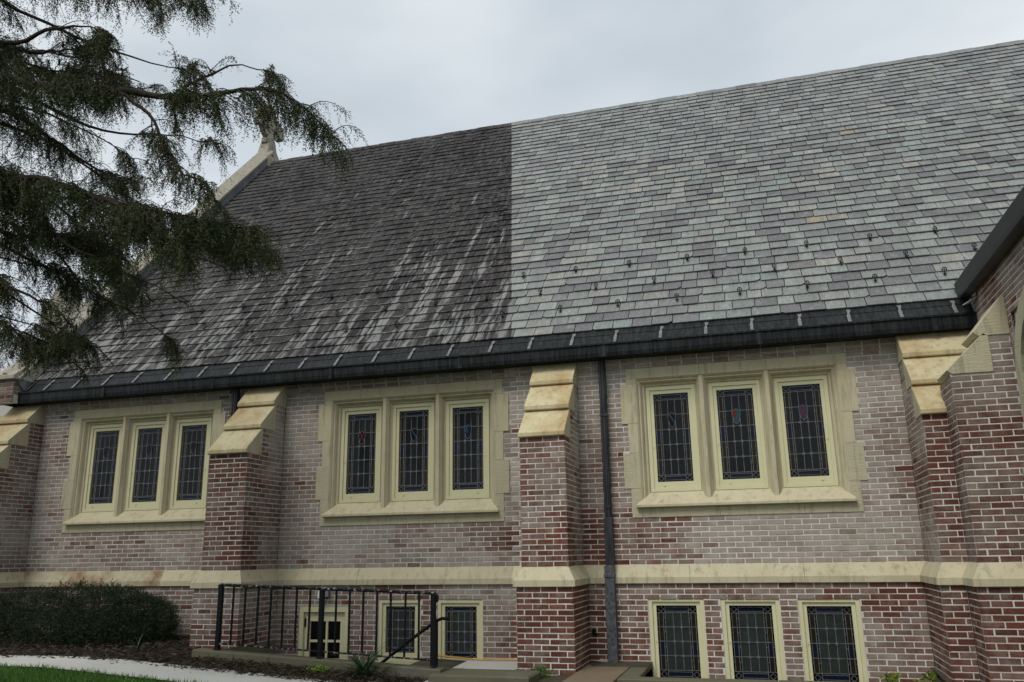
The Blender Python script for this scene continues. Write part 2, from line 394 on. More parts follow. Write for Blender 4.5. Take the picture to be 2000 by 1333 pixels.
# ------------------------------------------------------------------ ground
PIT = (-6.98, -4.62, -1.42, .0)       # stairwell before the basement door
WELL = (-1.50, 1.75, -1.25, .0)       # window well of the third bay
def gz(x, y):
    t = min(max((x + 8.2) / 4.4, 0), 1); g = -1.04 - .27 * t
    if x > -2.9: g += .06
    if y > -2.35: g += (y + 2.35) * .035
    if y < -3.0: g += (y + 3.0) * .028
    return max(g, -1.75)
def sheet(name, x0, x1, y0, y1, dz, mat, step=.25, holes=(), bump=0., kind='structure', edge=None):
    nx = max(2, int((x1 - x0) / step)); ny = max(2, int((y1 - y0) / step)); v = []; f = []
    for j in range(ny + 1):
        for i in range(nx + 1):
            x = x0 + (x1 - x0) * i / nx; y = y0 + (y1 - y0) * j / ny
            if edge and j == ny: y += edge(x)
            b = bump * (mnoise.noise(Vector((x * 3, y * 3, 1))) + .6 * mnoise.noise(Vector((x * 11, y * 11, 5)))) if bump else 0
            v.append((x, y, gz(x, y) + dz + b))
    for j in range(ny):
        for i in range(nx):
            cx = x0 + (x1 - x0) * (i + .5) / nx; cy = y0 + (y1 - y0) * (j + .5) / ny
            if any(h[0] < cx < h[1] and h[2] < cy < h[3] for h in holes): continue
            k = j * (nx + 1) + i; f.append((k, k + 1, k + nx + 2, k + nx + 1))
    return link(name, mesh(name, v, f, True), mat, None, kind)
# one wide sheet out to the horizon, leaving the cellar pits open
def ground():
    xs = [-300, -60, -25] + list(np.arange(-16, -7.2, 1.2)) + [PIT[0], -5.8, PIT[1], -3.6, -2.9, -2.2, WELL[0], 0, WELL[1], 2.2, 3, 5, 9, 25, 60, 300]
    ys = [-300, -60, -25, -14, -11, -9, -7, -5.5, -4.2, -3.3, -2.6, -2, PIT[2], WELL[2], 0.3, 3, 10, 30, 80, 300]
    v = [(x, y, gz(x, y) - .03) for y in ys for x in xs]; f = []
    for j in range(len(ys) - 1):
        for i in range(len(xs) - 1):
            cx, cy = (xs[i] + xs[i + 1]) / 2, (ys[j] + ys[j + 1]) / 2
            if any(h[0] < cx < h[1] and h[2] < cy < h[3] + .31 for h in (PIT, WELL)): continue
            k = j * len(xs) + i; f.append((k, k + 1, k + len(xs) + 1, k + len(xs)))
    link('ground', mesh('ground', v, f), M['ground'], None, 'structure')
ground()
path_edge = lambda x: .035 * mnoise.noise(Vector((x * 1.3, 0, 0)))
sheet('concrete_path', -26, -2.6, -3.06, -2.16, .012, M['path'], .3, edge=path_edge)
sheet('lawn', -26, 9, -12.5, -3.07, .0, M['lawn'], .4, bump=.01)
sheet('mulch_bed', -14, -7.02, -2.35, .05, .0, M['mulch'], .07, bump=.028)
sheet('mulch_bed', -7.02, -3.95, -2.35, -1.63, .0, M['mulch'], .07, bump=.026)
sheet('concrete_paving', -3.95, -3.12, -3.05, .05, .014, M['path'], .2)
def pit_box(name, b, depth, mat, zl=-1.0, zr=-1.26):
    m = MB(); x0, x1, y0, y1 = b; z0 = -1.2 - depth
    m.add([(x0, y0, z0), (x1, y0, z0), (x1, .3, z0), (x0, .3, z0), (x0, y0, zl), (x1, y0, zr), (x1, .3, zr), (x0, .3, zl)],
          [(0, 1, 2, 3), (0, 4, 5, 1), (1, 5, 6, 2), (3, 7, 4, 0)])
    o = link(name, mesh(name, m.v, m.f), mat, None, 'structure'); return o
pit_box('stairwell', PIT, .95, M['kerb']); pit_box('window_well', WELL, .55, M['kerb'], -1.27, -1.27)

# ------------------------------------------------------------------ church
church = thing('church', 'brick church with steep slate roof, limestone windows and stepped buttresses', 'church')
YB = -.95
PLAN = [(-13.4, 0), (-12.43, 0), (-12.43, YB), (-11.79, YB), (-11.79, 0), (-7.69, 0), (-7.69, YB), (-7.055, YB), (-7.055, 0),
        (-2.965, 0), (-2.965, YB), (-2.36, YB), (-2.36, 0), (1.857, 0), (1.857, -1.02), (2.118, -1.02), (2.118, -1.49), (2.761, -1.49), (2.761, -4.6)]
EDGE_PART = ['wall', 'b0', 'b0', 'b0', 'wall', 'b1', 'b1', 'b1', 'wall', 'b2', 'b2', 'b2', 'wall', 'b3', 'b3', 't', 't', 'tw']
XW = 2.761
WINC = (-9.675, -4.925, -.215)        # centres of the three-light windows
EAVE_Y, EAVE_Z, TH = -.05, 3.226, R(47.4)
DY, DZ = math.cos(TH), math.sin(TH)
SLEN = 10.14
X_GABLE, X_END = -12.05, 9.0
SH, SW = 1.45, .085                   # half width of window surround, extra width of the long quoins
ZQ = (.615, 1.0, 1.48, 1.885, 2.44, 2.655)

nave_wall = link('nave_wall', None, None, church); buttress = []
names = {}
for k, lab in (('b0', 'stepped buttress at the gable corner'), ('b1', 'stepped buttress beside the railing'), ('b2', 'stepped buttress with red brick base beside the downspout'), ('b3', 'stepped buttress in the corner with ochre stained caps')):
    names[k] = link('buttress', None, None, church, label=lab)
names['wall'] = nave_wall
names['t'] = link('transept_buttress', None, None, church, label='dark brick buttress with tooled raking caps')
names['tw'] = link('transept_wall', None, None, church)
PS = {k: Pieces() for k in names}; MO = {k: MB() for k in names}

def bl_wall(x, y, z):
    b = .92
    if -2.4 < x < -.8 and z < .75: b = max(0, min(.9, .1 + 1.1 * (x + 1.35 + .5 * mnoise.noise(Vector((x * 3, 7, z * 5))))))
    if -2.4 < x < -1.7: b = min(b, .28 + .22 * max(0, z))
    if x > 1.5: b = .72
    if x < SEAM: b = .80
    if x < -9: b = .60 if z < .6 else .68
    if -4.1 < x < SEAM and .2 < z < .62: b = .3
    return bloomish(x, y, z, b)
def bl_plinth(x, y, z):
    b = .34
    if -2.4 < x < -1.6: b = .2
    if 1.1 < x: b = .3
    if x < SEAM: b = .48
    return bloomish(x, y, z, b)
def bl_butt(x, y, z):
    b = .24
    if z > 1.3: b = .18 + .5 * (y + .95)
    if abs(y) < .5: b += .28
    if x < -11: b = .42
    if x > 1.5: b = .12 + (.55 if abs(x - 1.857) < .02 else 0)
    return bloomish(x, y, z, b)
def bl_base(x, y, z):
    b = .1 if x > -4 else .4
    return bloomish(x, y, z, b) * (.5 if x > -4 else 1)
def bl_trans(x, y, z): return bloomish(x, y, z, .28 if z < 2.1 else .58)

def win_holes(P):   # holes in u along +x wall starting at P[0]
    h = []
    for c in WINC:
        for i in range(5):
            hw = SH + (SW if i in (1, 3) else 0)
            h.append((c - hw - P[0], c + hw - P[0], ZQ[i], ZQ[i + 1]))
    return h
BASEW = [(-6.215, .405, -.52, -2.2, 'door'), (-5.027, .325, -.43, -1.27, 'win'), (-4.12, .335, -.43, -1.325, 'win'),
         (-1.16, .357, -.412, -1.52, 'win'), (-.235, .36, -.412, -1.52, 'win'), (.70, .36, -.418, -1.52, 'win')]
def base_holes(P): return [(c - hw - P[0], c + hw - P[0], zb, zt) for c, hw, zt, zb, k in BASEW]
PL = .06                               # plinth projection
plan_p = offset_path(PLAN, PL)
STEP = [(0, 1.655, 0), (1.655, 2.06, 1), (2.06, 2.46, 2)]
for i, part in enumerate(EDGE_PART):
    P, Q = PLAN[i], PLAN[i + 1]; ps, mb = PS[part], MO[part]
    if part == 'wall':
        h = win_holes(P); brick_face(P, Q, 0, 2.66, ps, bl_wall, h); mortar_face(P, Q, -.2, 2.86, mb, h)
    elif part in ('b0', 'b1', 'b2', 'b3'):
        yf = min(P[1], Q[1])
        if P[1] == Q[1]:
            Qx = Q if part != 'b3' else (2.5, Q[1])
            brick_face(P, Q, 0, 1.655, ps, bl_butt, soot=.12 if part == 'b3' else 0); mortar_face(P, Qx, -.2, 1.66, mb)
        else:
            for z0, z1, k in STEP:
                yk = (yf, yf + .35, yf + .67)[k]
                if P[1] > Q[1]: A, B = (P[0], 0), (P[0], yk)
                else: A, B = (P[0], yk), (P[0], 0)
                brick_face(A, B, z0, z1, ps, bl_butt, soot=.12 if part == 'b3' else 0); mortar_face(A, B, z0 - (.2 if k == 0 else 0), z1, mb)
    elif part == 't':
        if P[1] == Q[1]:
            brick_face(P, Q, 0, 2.0, ps, bl_trans, soot=.22); mortar_face(P, Q, -.2, 2.01, mb)
            brick_face((2.55, P[1]), Q, 2.0, 2.40, ps, bl_trans, soot=.22); mortar_face((2.5, P[1]), Q, 2.0, 2.42, mb)
        else: brick_face((2.118, -.9), Q, 0, 1.98, ps, bl_trans, soot=.22); mortar_face((2.118, -.9), Q, -.2, 1.98, mb)
    else:
        AR = [(.20, 1.6, .95, 2.62)]
        brick_face((XW, .3), Q, 0, 3.2, ps, bl_trans, [(1.79 + .14, 3.5, .95, 2.62)], soot=.12); mortar_face((XW, .3), Q, -.2, 3.4, mb, [(1.93, 3.5, .95, 2.62)])
    # plinth below the string course
    A, B = plan_p[i], plan_p[i + 1]
    if part == 'wall':
        h = base_holes(A); brick_face(A, B, -1.62, -.235, ps, bl_plinth, h, zref=-.235); mortar_face(A, B, -2.3, -.2, mb, h)
    else:
        brick_face(A, B, -1.5, -.235, ps, bl_base if part != 'tw' else bl_trans, soot=.1 if part in ('t', 'tw', 'b3') else 0, zref=-.235); mortar_face(A, B, -2.3, -.2, mb)
# corbelled brick courses under the gutter
for k in range(3):
    y = -.028 * (k + 1); z = 2.66 + k * CH
    brick_face((-12.3, y), (XW, y), z, z + CH, PS['wall'], lambda x, yy, zz: bloomish(x, yy, zz, .62), start_full=k % 2 == 0, zref=2.66, soot=.08)
    m = MO['wall']; m.box(-12.3, XW, y + .0045, .02, z + .004, z + CH)
for k in names:
    PS[k].emit('brick', 'brickwork', M['brick'], names[k], 300 if k == 'wall' else 200)
    link('mortar', mesh('mortar', MO[k].v, MO[k].f), M['mortar'], names[k])

# body behind the faces: rear wall, gables and far roof slope
RID_Y = EAVE_Y + SLEN * DY; RID_Z = EAVE_Z + SLEN * DZ
m = MB()
m.add([(-12.35, .35, -2.3), (X_END, .35, -2.3), (X_END, .35, 3.3), (-12.35, .35, 3.3), (-12.35, 2 * RID_Y, -2.3), (X_END, 2 * RID_Y, -2.3), (X_END, 2 * RID_Y, 3.1), (-12.35, 2 * RID_Y, 3.1),
       (-12.35, RID_Y, RID_Z - .1), (X_END, RID_Y, RID_Z - .1)], [(0, 1, 2, 3), (5, 4, 7, 6), (4, 0, 3, 8, 7), (1, 5, 6, 9, 2)])
link('inner_wall', mesh('inner_wall', m.v, m.f), M['dark'], church)

# string course, one stone at a time with mitred corners
PROF = [(-.02, .004), (.0, .0), (.095, -.158), (.095, -.232), (.055, -.240), (-.02, -.240)]
rings = [offset_path(PLAN, d) for d, z in PROF]
rust_x = (-9.6, -10.9)
for i in range(len(PLAN) - 1):
    P, Q = Vector(PLAN[i]), Vector(PLAN[i + 1]); Lh = (Q - P).length
    nst = max(1, round(Lh / 1.35))
    for s in range(nst):
        t0, t1 = s / nst, (s + 1) / nst; v = []
        for t, sg in ((t0, 1), (t1, -1)):
            for k, (d, z) in enumerate(PROF):
                A, B = rings[k][i], rings[k][i + 1]; e = (Q - P).normalized()
                if t in (0, 1): q = (A if t == 0 else B) + e * (.0012 * sg)
                else: pp = P + (Q - P) * t; nn = Vector((e.y, -e.x)); q = pp + nn * d + e * (.0022 * sg)
                v.append((q.x, q.y, z + random.uniform(-.0008, .0008)))
        n = len(PROF)
        f = [tuple(range(n)), tuple(range(2 * n - 1, n - 1, -1))] + [((k + 1) % n, k, n + k, n + (k + 1) % n) for k in range(n)]
        mid = P + (Q - P) * (t0 + t1) / 2
        mb = MB(); mb.add(v, f); mb.build('string_course_stone', M['rust_stone'] if -11.3 < mid.x < -9.2 and abs(mid.y) < .1 else M['stone'], church)

# buttress caps: three weathered stones each
def caps(part, x0, x1, yf, mat):
    par = names[part]
    for k in range(3):
        dy, dz = .325 * k, .405 * k
        jy = random.uniform(-.006, .006)
        nose = yf - .05 + dy + jy; bk = yf + .352 + dy if k < 2 else .02
        pr = [(nose + .012, 1.640 + dz), (nose, 1.648 + dz), (nose, 1.70 + dz), (yf + .335 + dy, 2.055 + dz), (bk, 2.06 + dz), (bk, 1.640 + dz)]
        if k == 2: pr = pr[:3] + [(yf + .29 + dy, 2.05 + dz), (bk, 2.05 + dz), (bk, 1.640 + dz)]
        mb = MB(); mb.prism_x(pr, x0 - .008, x1 + .008)
        o = mb.build('cap_stone', mat, par, bevel=.005)
        o.data.materials.append(M['tooled'])
        for p in o.data.polygons:
            if abs(p.normal.x) > .9: p.material_index = 1
caps('b0', -12.43, -11.79, YB, M['cap']); caps('b1', -7.69, -7.055, YB, M['cap']); caps('b2', -2.965, -2.36, YB, M['cap']); caps('b3', 1.857, 2.735, -1.02, M['cap'])
# raking caps of the transept buttress
for pr in ([(2.085, 2.045), (2.135, 2.0), (2.548, 2.0), (2.548, 2.40), (2.50, 2.44)], [(2.40, 2.45), (2.45, 2.405), (2.765, 2.405), (2.765, 2.86), (2.745, 2.86)]):
    mb = MB(); mb.prism_y(pr, -1.505, -.92); mb.build('cap_stone', M['tooled'], names['t'], bevel=.005)
mb = MB(); mb.box(2.14, 2.76, -1.48, -.92, 1.7, 1.99); mb.box(2.56, 2.76, -1.48, -.92, 1.99, 2.4); link('core', mesh('core', mb.v, mb.f), M['mortar'], names['t'])

# transept: fascia, flat roof, arched window in its side wall
mb = MB(); mb.prism_y([(XW - .15, 3.19), (XW + .2, 3.19), (XW + .2, 3.41), (XW - .16, 3.41), (XW - .175, 3.39), (XW - .16, 3.24)], -4.8, -.21); mb.build('fascia', M['fascia'], church, bevel=.004)
mb = MB(); mb.box(XW - .12, 9, -4.78, .05, 3.30, 3.40); mb.build('transept_roof', M['fascia'], church)
mb = MB(); mb.box(XW + .04, 9, -4.6, .3, -2.3, 3.29); o = mb.build('core', M['mortar'], names['tw'])
def arch_ring(name, r0, r1, x0, x1, mat, yc=-2.55, zs=1.75, zb=.95, parent=None, hw=None):
    n = 14; out = []; inn = []
    for k in range(n + 1):
        a = math.pi * k / n; out.append((yc + r1 * math.cos(a), zs + r1 * math.sin(a) * 1.0)); inn.append((yc + r0 * math.cos(a), zs + r0 * math.sin(a)))
    out = [(yc + r1, zb)] + out + [(yc - r1, zb)]; inn = [(yc + r0, zb)] + inn + [(yc - r0, zb)]
    mb = MB(); N_ = len(out)
    v = [(x0, y, z) for y, z in out] + [(x0, y, z) for y, z in inn] + [(x1, y, z) for y, z in out] + [(x1, y, z) for y, z in inn]; f = []
    for k in range(N_ - 1):
        f += [(k, k + 1, N_ + k + 1, N_ + k), (2 * N_ + k, 3 * N_ + k, 3 * N_ + k + 1, 2 * N_ + k + 1), (N_ + k, N_ + k + 1, 3 * N_ + k + 1, 3 * N_ + k), (k + 1, k, 2 * N_ + k, 2 * N_ + k + 1)]
    mb.add(v, f); return mb.build(name, mat, parent)
aw = link('arched_window', None, None, church)
arch_ring('stone_arch', .78, .98, XW - .03, XW + .2, M['tooled'], parent=aw); arch_ring('frame', .70, .775, XW + .06, XW + .2, M['wood'], parent=aw)
mb = MB(); mb.box(XW - .10, XW + .2, -3.6, -1.5, .86, .945); mb.build('sill', M['stone'], aw, bevel=.005)
mb = MB(); mb.box(XW + .025, XW + .03, -3.25, -1.85, .96, 2.5); mb.build('pane', GL['clear'], aw)
# bent bright flashing where gutter and fascia meet
mb = MB(); mb.add([(2.60, -.40, 3.06), (2.72, -.52, 3.11), (2.70, -.30, 3.10), (2.76, -.42, 3.16), (2.755, -.50, 3.20), (2.72, -.36, 3.17), (2.60, -.40, 3.056), (2.72, -.52, 3.106), (2.70, -.30, 3.096), (2.76, -.42, 3.156)],
                  [(0, 1, 3, 2), (1, 4, 5, 3), (6, 8, 9, 7), (0, 6, 7, 1)]); mb.build('flashing', M['white'], church)

# ---------------- roof
roof = link('roof', None, None, church)
def RP(x, s, h=0.): return (x, EAVE_Y + s * DY - h * DZ, EAVE_Z + s * DZ + h * DY)
v = [RP(X_GABLE - .3, -.02), RP(X_END, -.02), RP(X_END, SLEN), RP(X_GABLE - .3, SLEN), (X_END, 2 * RID_Y - EAVE_Y + .3, EAVE_Z - .3), (X_GABLE - .3, 2 * RID_Y - EAVE_Y + .3, EAVE_Z - .3)]
link('roof_deck', mesh('roof_deck', v, [(0, 1, 2, 3), (3, 2, 4, 5)]), M['fascia'], roof)
PAL = [((.248, .262, .244), 26), ((.288, .297, .276), 18), ((.152, .146, .151), 18), ((.190, .188, .190), 18), ((.228, .258, .244), 10), ((.295, .288, .252), 7), ((.206, .214, .204), 14)]
pal = [p for p, k in PAL for _ in range(k)]
ps = Pieces(); EXP = .2354; nc = int(SLEN / EXP)
for i in range(nc):
    s0 = i * EXP; x = X_GABLE + .02 - random.uniform(0, .15)
    while x < 7.6:
        wd = random.choice((.21, .24, .27, .30, .33, .37)) + random.uniform(-.015, .015)
        x1 = x + wd - .0105; xa = max(x, X_GABLE + .004)
        top = s0 + EXP + .035; lo = s0 + random.uniform(-.005, .005); lo2 = lo + random.uniform(-.004, .004)
        h = random.uniform(.020, .032); th = .017; g = .0045
        cl = random.random()
        seam = -3.3 - .19 * s0 + .16 * mnoise.noise(Vector((s0 * 3, 0, 0)))
        soil = 1.0 if (x + x1) / 2 < seam else 0.0
        c0 = random.choice(pal)
        # bands of like quarry stock drift across the roof
        k = .97 + .06 * mnoise.noise(Vector((x * .7, s0 * .7, 4)))
        if i > 26: c0 = tuple(a * .75 + b * .25 for a, b in zip(c0, (.30, .31, .32)))
        rr = random.random()
        if rr < .0022: c0 = (.30, .255, .18)
        kk = k * random.uniform(.9, 1.1); c0 = tuple(q * kk for q in c0)
        pts = []
        if cl < .07: e = random.uniform(.02, .05); pts = [(xa, lo + e), (xa + e * 1.3, lo), (x1, lo2)]
        elif cl < .14: e = random.uniform(.02, .05); pts = [(xa, lo), (x1 - e * 1.3, lo2), (x1, lo2 + e)]
        else: pts = [(xa, lo), (xa + (x1 - xa) * random.uniform(.3, .7), (lo + lo2) / 2 + random.uniform(-.003, .003)), (x1, lo2)]
        pts += [(x1, top), (xa, top)]
        H = lambda s: h * max(0, (top - s) / (top - s0)) + th
        n = len(pts); V = [RP(a, b, H(b)) for a, b in pts] + [RP(a, b, H(b) - th) for a, b in pts]
        F = [tuple(range(n))] + [((q + 1) % n, q, n + q, n + (q + 1) % n) for q in range(n) if q != n - 2]
        if x1 > X_GABLE + .05: ps.add(V, F, (*c0, soil), wd)
        x += wd
ps.emit('slate', 'slates', M['slate'], roof, 300)
# ridge saddle slates
x = X_GABLE
k = 0
while x < 8:
    wd = .46
    sl_ = 1 if x < -5.2 else 0
    me = MB(); hh = .03 + (.008 if k % 2 else 0)
    a, b, c_, d_ = RP(x, SLEN - .20, hh), RP(x + wd, SLEN - .20, hh), RP(x + wd, SLEN + .012, hh), RP(x, SLEN + .012, hh)
    e_, f_ = (x + wd, 2 * RID_Y - b[1], b[2]), (x, 2 * RID_Y - a[1], a[2])
    a2, b2 = RP(x, SLEN - .20, hh - .018), RP(x + wd, SLEN - .20, hh - .018)
    me.add([a, b, c_, d_, e_, f_, a2, b2], [(0, 1, 2, 3), (3, 2, 4, 5), (0, 6, 7, 1)])
    o = link('ridge_slate', mesh('ridge_slate', me.v, me.f), M['slate'], roof); at = o.data.attributes.new('tint', 'FLOAT_COLOR', 'FACE')
    cc = random.choice(pal[:46]); at.data.foreach_set('color', [cc[0] * .8, cc[1] * .8, cc[2] * .82, sl_] * 3)
    x += wd - .004; k += 1
# snow guards: a post with an upright ring
def guard_mesh():
    mb = MB(); n = 12; rr, tr = .034, .0075
    for k in range(n):
        a = 2 * math.pi * k / n; b = 2 * math.pi * (k + 1) / n
        mb.tube([(rr * math.cos(a), 0, .062 + rr * math.sin(a)), (rr * math.cos(b), 0, .062 + rr * math.sin(b))], tr, 5, False)
    mb.tube([(0, 0, -.005), (0, 0, .05)], .009, 5); mb.tube([(-.033, 0, .062), (.033, 0, .062)], .005, 4); mb.tube([(0, 0, .03), (0, 0, .095)], .005, 4)
    mb.box(-.022, .022, -.10, .012, -.008, .002)
    return mesh('snow_guard', mb.v, mb.f)
gm = guard_mesh(); gm.materials.append(M['guard'])
for s, xo in ((.64, -2.67), (1.22, -3.05), (1.84, -3.44)):
    for k in range(-11, 8):
        x = xo + .885 * k + random.uniform(-.02, .02)
        if not (-11.9 < x < 3.6): continue
        o = bpy.data.objects.new('snow_guard', gm); col.objects.link(o); o.parent = roof
        o.scale = (.85,) * 3; o.location = RP(x, s, .035); o.rotation_euler = (R(14), 0, random.uniform(-.2, .2))

# ---------------- gutter
gut = link('gutter', None, None, church)
GY, GB, GT = -.30, 2.80, 2.985
mb = MB(); x = -12.42
while x < XW - .01:
    x1 = min(x + 2.1, XW - .004)
    prof = [(GY, GB), (GY - .012, GB + .05), (GY - .015, GT - .03), (GY - .035, GT - .022), (GY - .035, GT), (GY - .008, GT), (GY + .004, GT - .04), (GY + .012, GB + .02), (-.02, GB + .02), (-.02, GB)]
    mb = MB(); mb.prism_x(prof, x + .003, x1 - .003); mb.build('trough', M['gutter'], gut)
    mb = MB(); mb.box(x1 - .035, min(x1 + .035, XW - .003), GY - .024, GY + .0, GB - .008, GT - .034); mb.build('joint_strap', M['gutter'], gut)
    x = x1
mb = MB(); mb.box(-12.428, -12.40, GY - .02, 0, GB - .005, GT + .02); mb.build('end_cap', M['gutter'], gut)
mb = MB(); mb.add([RP(-12.3, -.31, .004), RP(XW - .003, -.31, .004), RP(XW - .003, .03, .012), RP(-12.3, .03, .012), RP(-12.3, -.31, -.03), RP(XW - .003, -.31, -.03)], [(0, 1, 2, 3), (4, 5, 1, 0)])
mb.build('apron', M['gutter'], gut)
mb = MB(); mb.add([RP(-12.3, -.125, .014), RP(XW - .004, -.125, .014), RP(XW - .004, .03, .016), RP(-12.3, .03, .016), RP(-12.3, -.125, .004), RP(XW - .004, -.125, .004)], [(0, 1, 2, 3), (4, 5, 1, 0)])
mb.build('drip_strip', M['gutter'], gut)
x = -2.986 - .615 * 15
while x < 2.7:
    mb = MB(); wl = .022; xx = x + random.uniform(-.02, .02)
    ss = [-.34, -.27, -.17, -.13, -.10, -.04]; ww = [.021, .021, .021, .010, .021, .024]; hhs = [.035, .03, .028, .034, .03, .026]; dx = [0, 0, 0, .006, .012, .012]
    V = []
    for s, a, h, d in zip(ss, ww, hhs, dx): V += [RP(xx - a + d, s, h), RP(xx + a + d, s, h)]
    V += [(p[0], p[1] + .004, p[2] - .004) for p in V]; n = len(ss); F = []
    for q in range(n - 1):
        F += [(2 * q, 2 * q + 1, 2 * q + 3, 2 * q + 2), (2 * n + 2 * q + 1, 2 * n + 2 * q, 2 * n + 2 * q + 2, 2 * n + 2 * q + 3)]
    mb.add(V, F); o = link('strap', mesh('strap', mb.v, mb.f), M['strap'], gut); x += .615

# ---------------- downspouts
def downspout(x, z0, boot):
    d = link('downspout', None, None, church)
    mb = MB(); hw, y1 = .048, -.115
    prof = [(x - hw, -.03), (x - hw, y1 + .01), (x - hw + .01, y1), (x - .022, y1), (x - .016, y1 + .012), (x - .008, y1 + .012), (x - .002, y1), (x + .016, y1), (x + .022, y1 + .012), (x + .03, y1 + .012), (x + hw - .008, y1), (x + hw, y1 + .01), (x + hw, -.03)]
    mb.prism_z(prof, boot + .0, 2.82); mb.build('pipe', M['pipe'], d)
    for z in ((2.0, .75) if z0 < 0 else (2.2,)):
        mb = MB(); mb.box(x - .053, x + .053, y1 - .006, -.01, z, z + .03); mb.build('bracket', M['pipe'], d)
    if z0 < 0:
        mb = MB(); mb.box(x - .062, x + .062, -.20, -.075, z0, .0, .012); mb.build('boot', M['boot'], d)
        mb = MB(); mb.box(x - .055, x + .055, -.128, -.02, .0, .62, .006); mb.build('sleeve', M['pipe'], d)
        mb = MB(); mb.box(x - .07, x + .07, -.21, -.07, -.16, -.10, .01); mb.build('collar', M['boot'], d)
downspout(-1.985, -1.235, .55); downspout(-7.93, .3, .3)
# pipe stub low on the wall beside the boot
mb = MB(); mb.tube([(-2.24, -.06, -.83), (-2.235, -.13, -.835)], .028, 8); mb.tube([(-2.235, -.10, -.85), (-2.20, -.14, -.88)], .018, 6); mb.build('pipe_stub', M['iron'], church)

# ---------------- windows
def frame_ring(x0, x1, z0, z1, t, tb, ya, yb, mat, name, parent, tt=None):
    mb = MB(); tt = tt or t
    mb.box(x0, x0 + t, ya, yb, z0, z1); mb.box(x1 - t, x1, ya, yb, z0, z1); mb.box(x0 + t, x1 - t, ya, yb, z1 - tt, z1); mb.box(x0 + t, x1 - t, ya, yb, z0, z0 + tb)
    return mb.build(name, mat, parent)
def leaded(par, xc, hw, z0, z1, y, rows, shield=None, grey=False, sidecol=None):
    W_, H_ = 2 * hw, z1 - z0; X = lambda f: xc - hw + f * W_
    b1, b2, b3 = .045, .155, .205
    band = .072 if rows == 5 else .105
    zt = z1 - band * H_; zb = z0 + band * H_ * 1.05; zr = [zt - (zt - zb) * k / rows for k in range(rows + 1)]
    xc_ = [X(b3 + (1 - 2 * b3) * k / 3) for k in range(4)]
    def pane(x0, x1, a, b, g, tilt=True):
        t1, t2, t3 = [random.uniform(-.0045, .0045) if tilt else 0 for _ in range(3)]
        me = MB(); me.add([(x0, y + t1, a), (x1, y + t2, a), (x1, y + t2 + t3, b), (x0, y + t1 + t3, b), (x0, y + .004, a), (x1, y + .004, a), (x1, y + .004, b), (x0, y + .004, b)],
                          [(0, 1, 2, 3), (5, 4, 7, 6), (0, 4, 5, 1), (3, 2, 6, 7), (1, 5, 6, 2), (4, 0, 3, 7)])
        link('pane', mesh('pane', me.v, me.f), GL[g], par)
    for r_ in range(rows):
        for c_ in range(3): pane(xc_[c_], xc_[c_ + 1], zr[r_ + 1], zr[r_], 'grey' if grey else 'clear')
    pane(X(b3), X(1 - b3), zt, z1, 'blue'); pane(X(b3), X(1 - b3), z0, zb, 'blue')
    bm_ = {k: MB() for k in ('black', 'amber', 'blue')}
    def flat(k, x0, x1, a, b): bm_[k].add([(x0, y, a), (x1, y, a), (x1, y, b), (x0, y, b)], [(0, 1, 2, 3)])
    for s in (0, 1):
        f = (lambda q: q) if s == 0 else (lambda q: 1 - q)
        for a, b, kk in ((0, b1, 'black'), (b2, b3, 'black')): flat(kk, *sorted((X(f(a)), X(f(b)))), zb, zt)
        for r_ in range(rows):
            kk = (sidecol or ['amber', 'amber', 'blue', 'amber', 'amber'])[r_]; flat(kk, *sorted((X(f(b1)), X(f(b2)))), zr[r_ + 1], zr[r_])
        for a, b in ((zt, z1), (z0, zb)): flat('black', *sorted((X(f(0)), X(f(b3)))), a, b)
    for k, q in bm_.items(): q.build('border_glass', GL[k], par, kind='stuff')
    # lead cames
    L_ = MB(); lw = .0042; yf = y - .006; yk = y + .001
    def vl(x, a, b, w_=lw): L_.box(x - w_, x + w_, yf, yk, a, b)
    def hl(z, a, b, w_=lw): L_.box(a, b, yf - .0012, yk, z - w_, z + w_)
    for fx in (b1, b2, b3, 1 - b3, 1 - b2, 1 - b1): vl(X(fx), zb, zt)
    for fx in (b3, 1 - b3): vl(X(fx), zt, z1); vl(X(fx), z0, zb)
    for k in (1, 2): vl(xc_[k], zr[-1], zr[0])
    for k, z in enumerate(zr): hl(z, X(0), X(1))
    for k in range(rows):
        zz = (zr[k] + zr[k + 1]) / 2
        for a, b in ((0, b1), (b2, b3), (1 - b3, 1 - b2), (1 - b1, 1)): hl(zz + .3 * (zr[k] - zz), X(a), X(b), .003)
    hl(z1 - .25 * (z1 - zt), X(b3), X(1 - b3), .003); hl(z1 - .8 * (z1 - zt), X(b3), X(1 - b3), .003); hl(z0 + .25 * (zb - z0), X(b3), X(1 - b3), .003); hl(z0 + .8 * (zb - z0), X(b3), X(1 - b3), .003)
    vl((X(0) + X(1)) / 2, z1 - .25 * (z1 - zt), z1, .003)
    def seg(p, q, w_=.0035, yy=0.):
        d = Vector((q[0] - p[0], q[1] - p[1])); d.normalize(); n_ = Vector((-d.y, d.x)) * w_
        L_.add([(p[0] + n_.x, yf + yy, p[1] + n_.y), (p[0] - n_.x, yf + yy, p[1] - n_.y), (q[0] - n_.x, yf + yy, q[1] - n_.y), (q[0] + n_.x, yf + yy, q[1] + n_.y)], [(0, 1, 2, 3)])
    def diamond(cx, cz, r_, w_=.0035, rz=None):
        rz = rz or r_; P_ = [(cx - r_, cz), (cx, cz - rz), (cx + r_, cz), (cx, cz + rz)]
        for k in range(4): seg(P_[k], P_[(k + 1) % 4], w_, -.001)
    for fx in (b3 / 2, 1 - b3 / 2):
        for a, b in ((zt, z1), (z0, zb)): diamond(X(fx), (a + b) / 2, b3 * W_ * .36, .0035, (b - a) * .38)
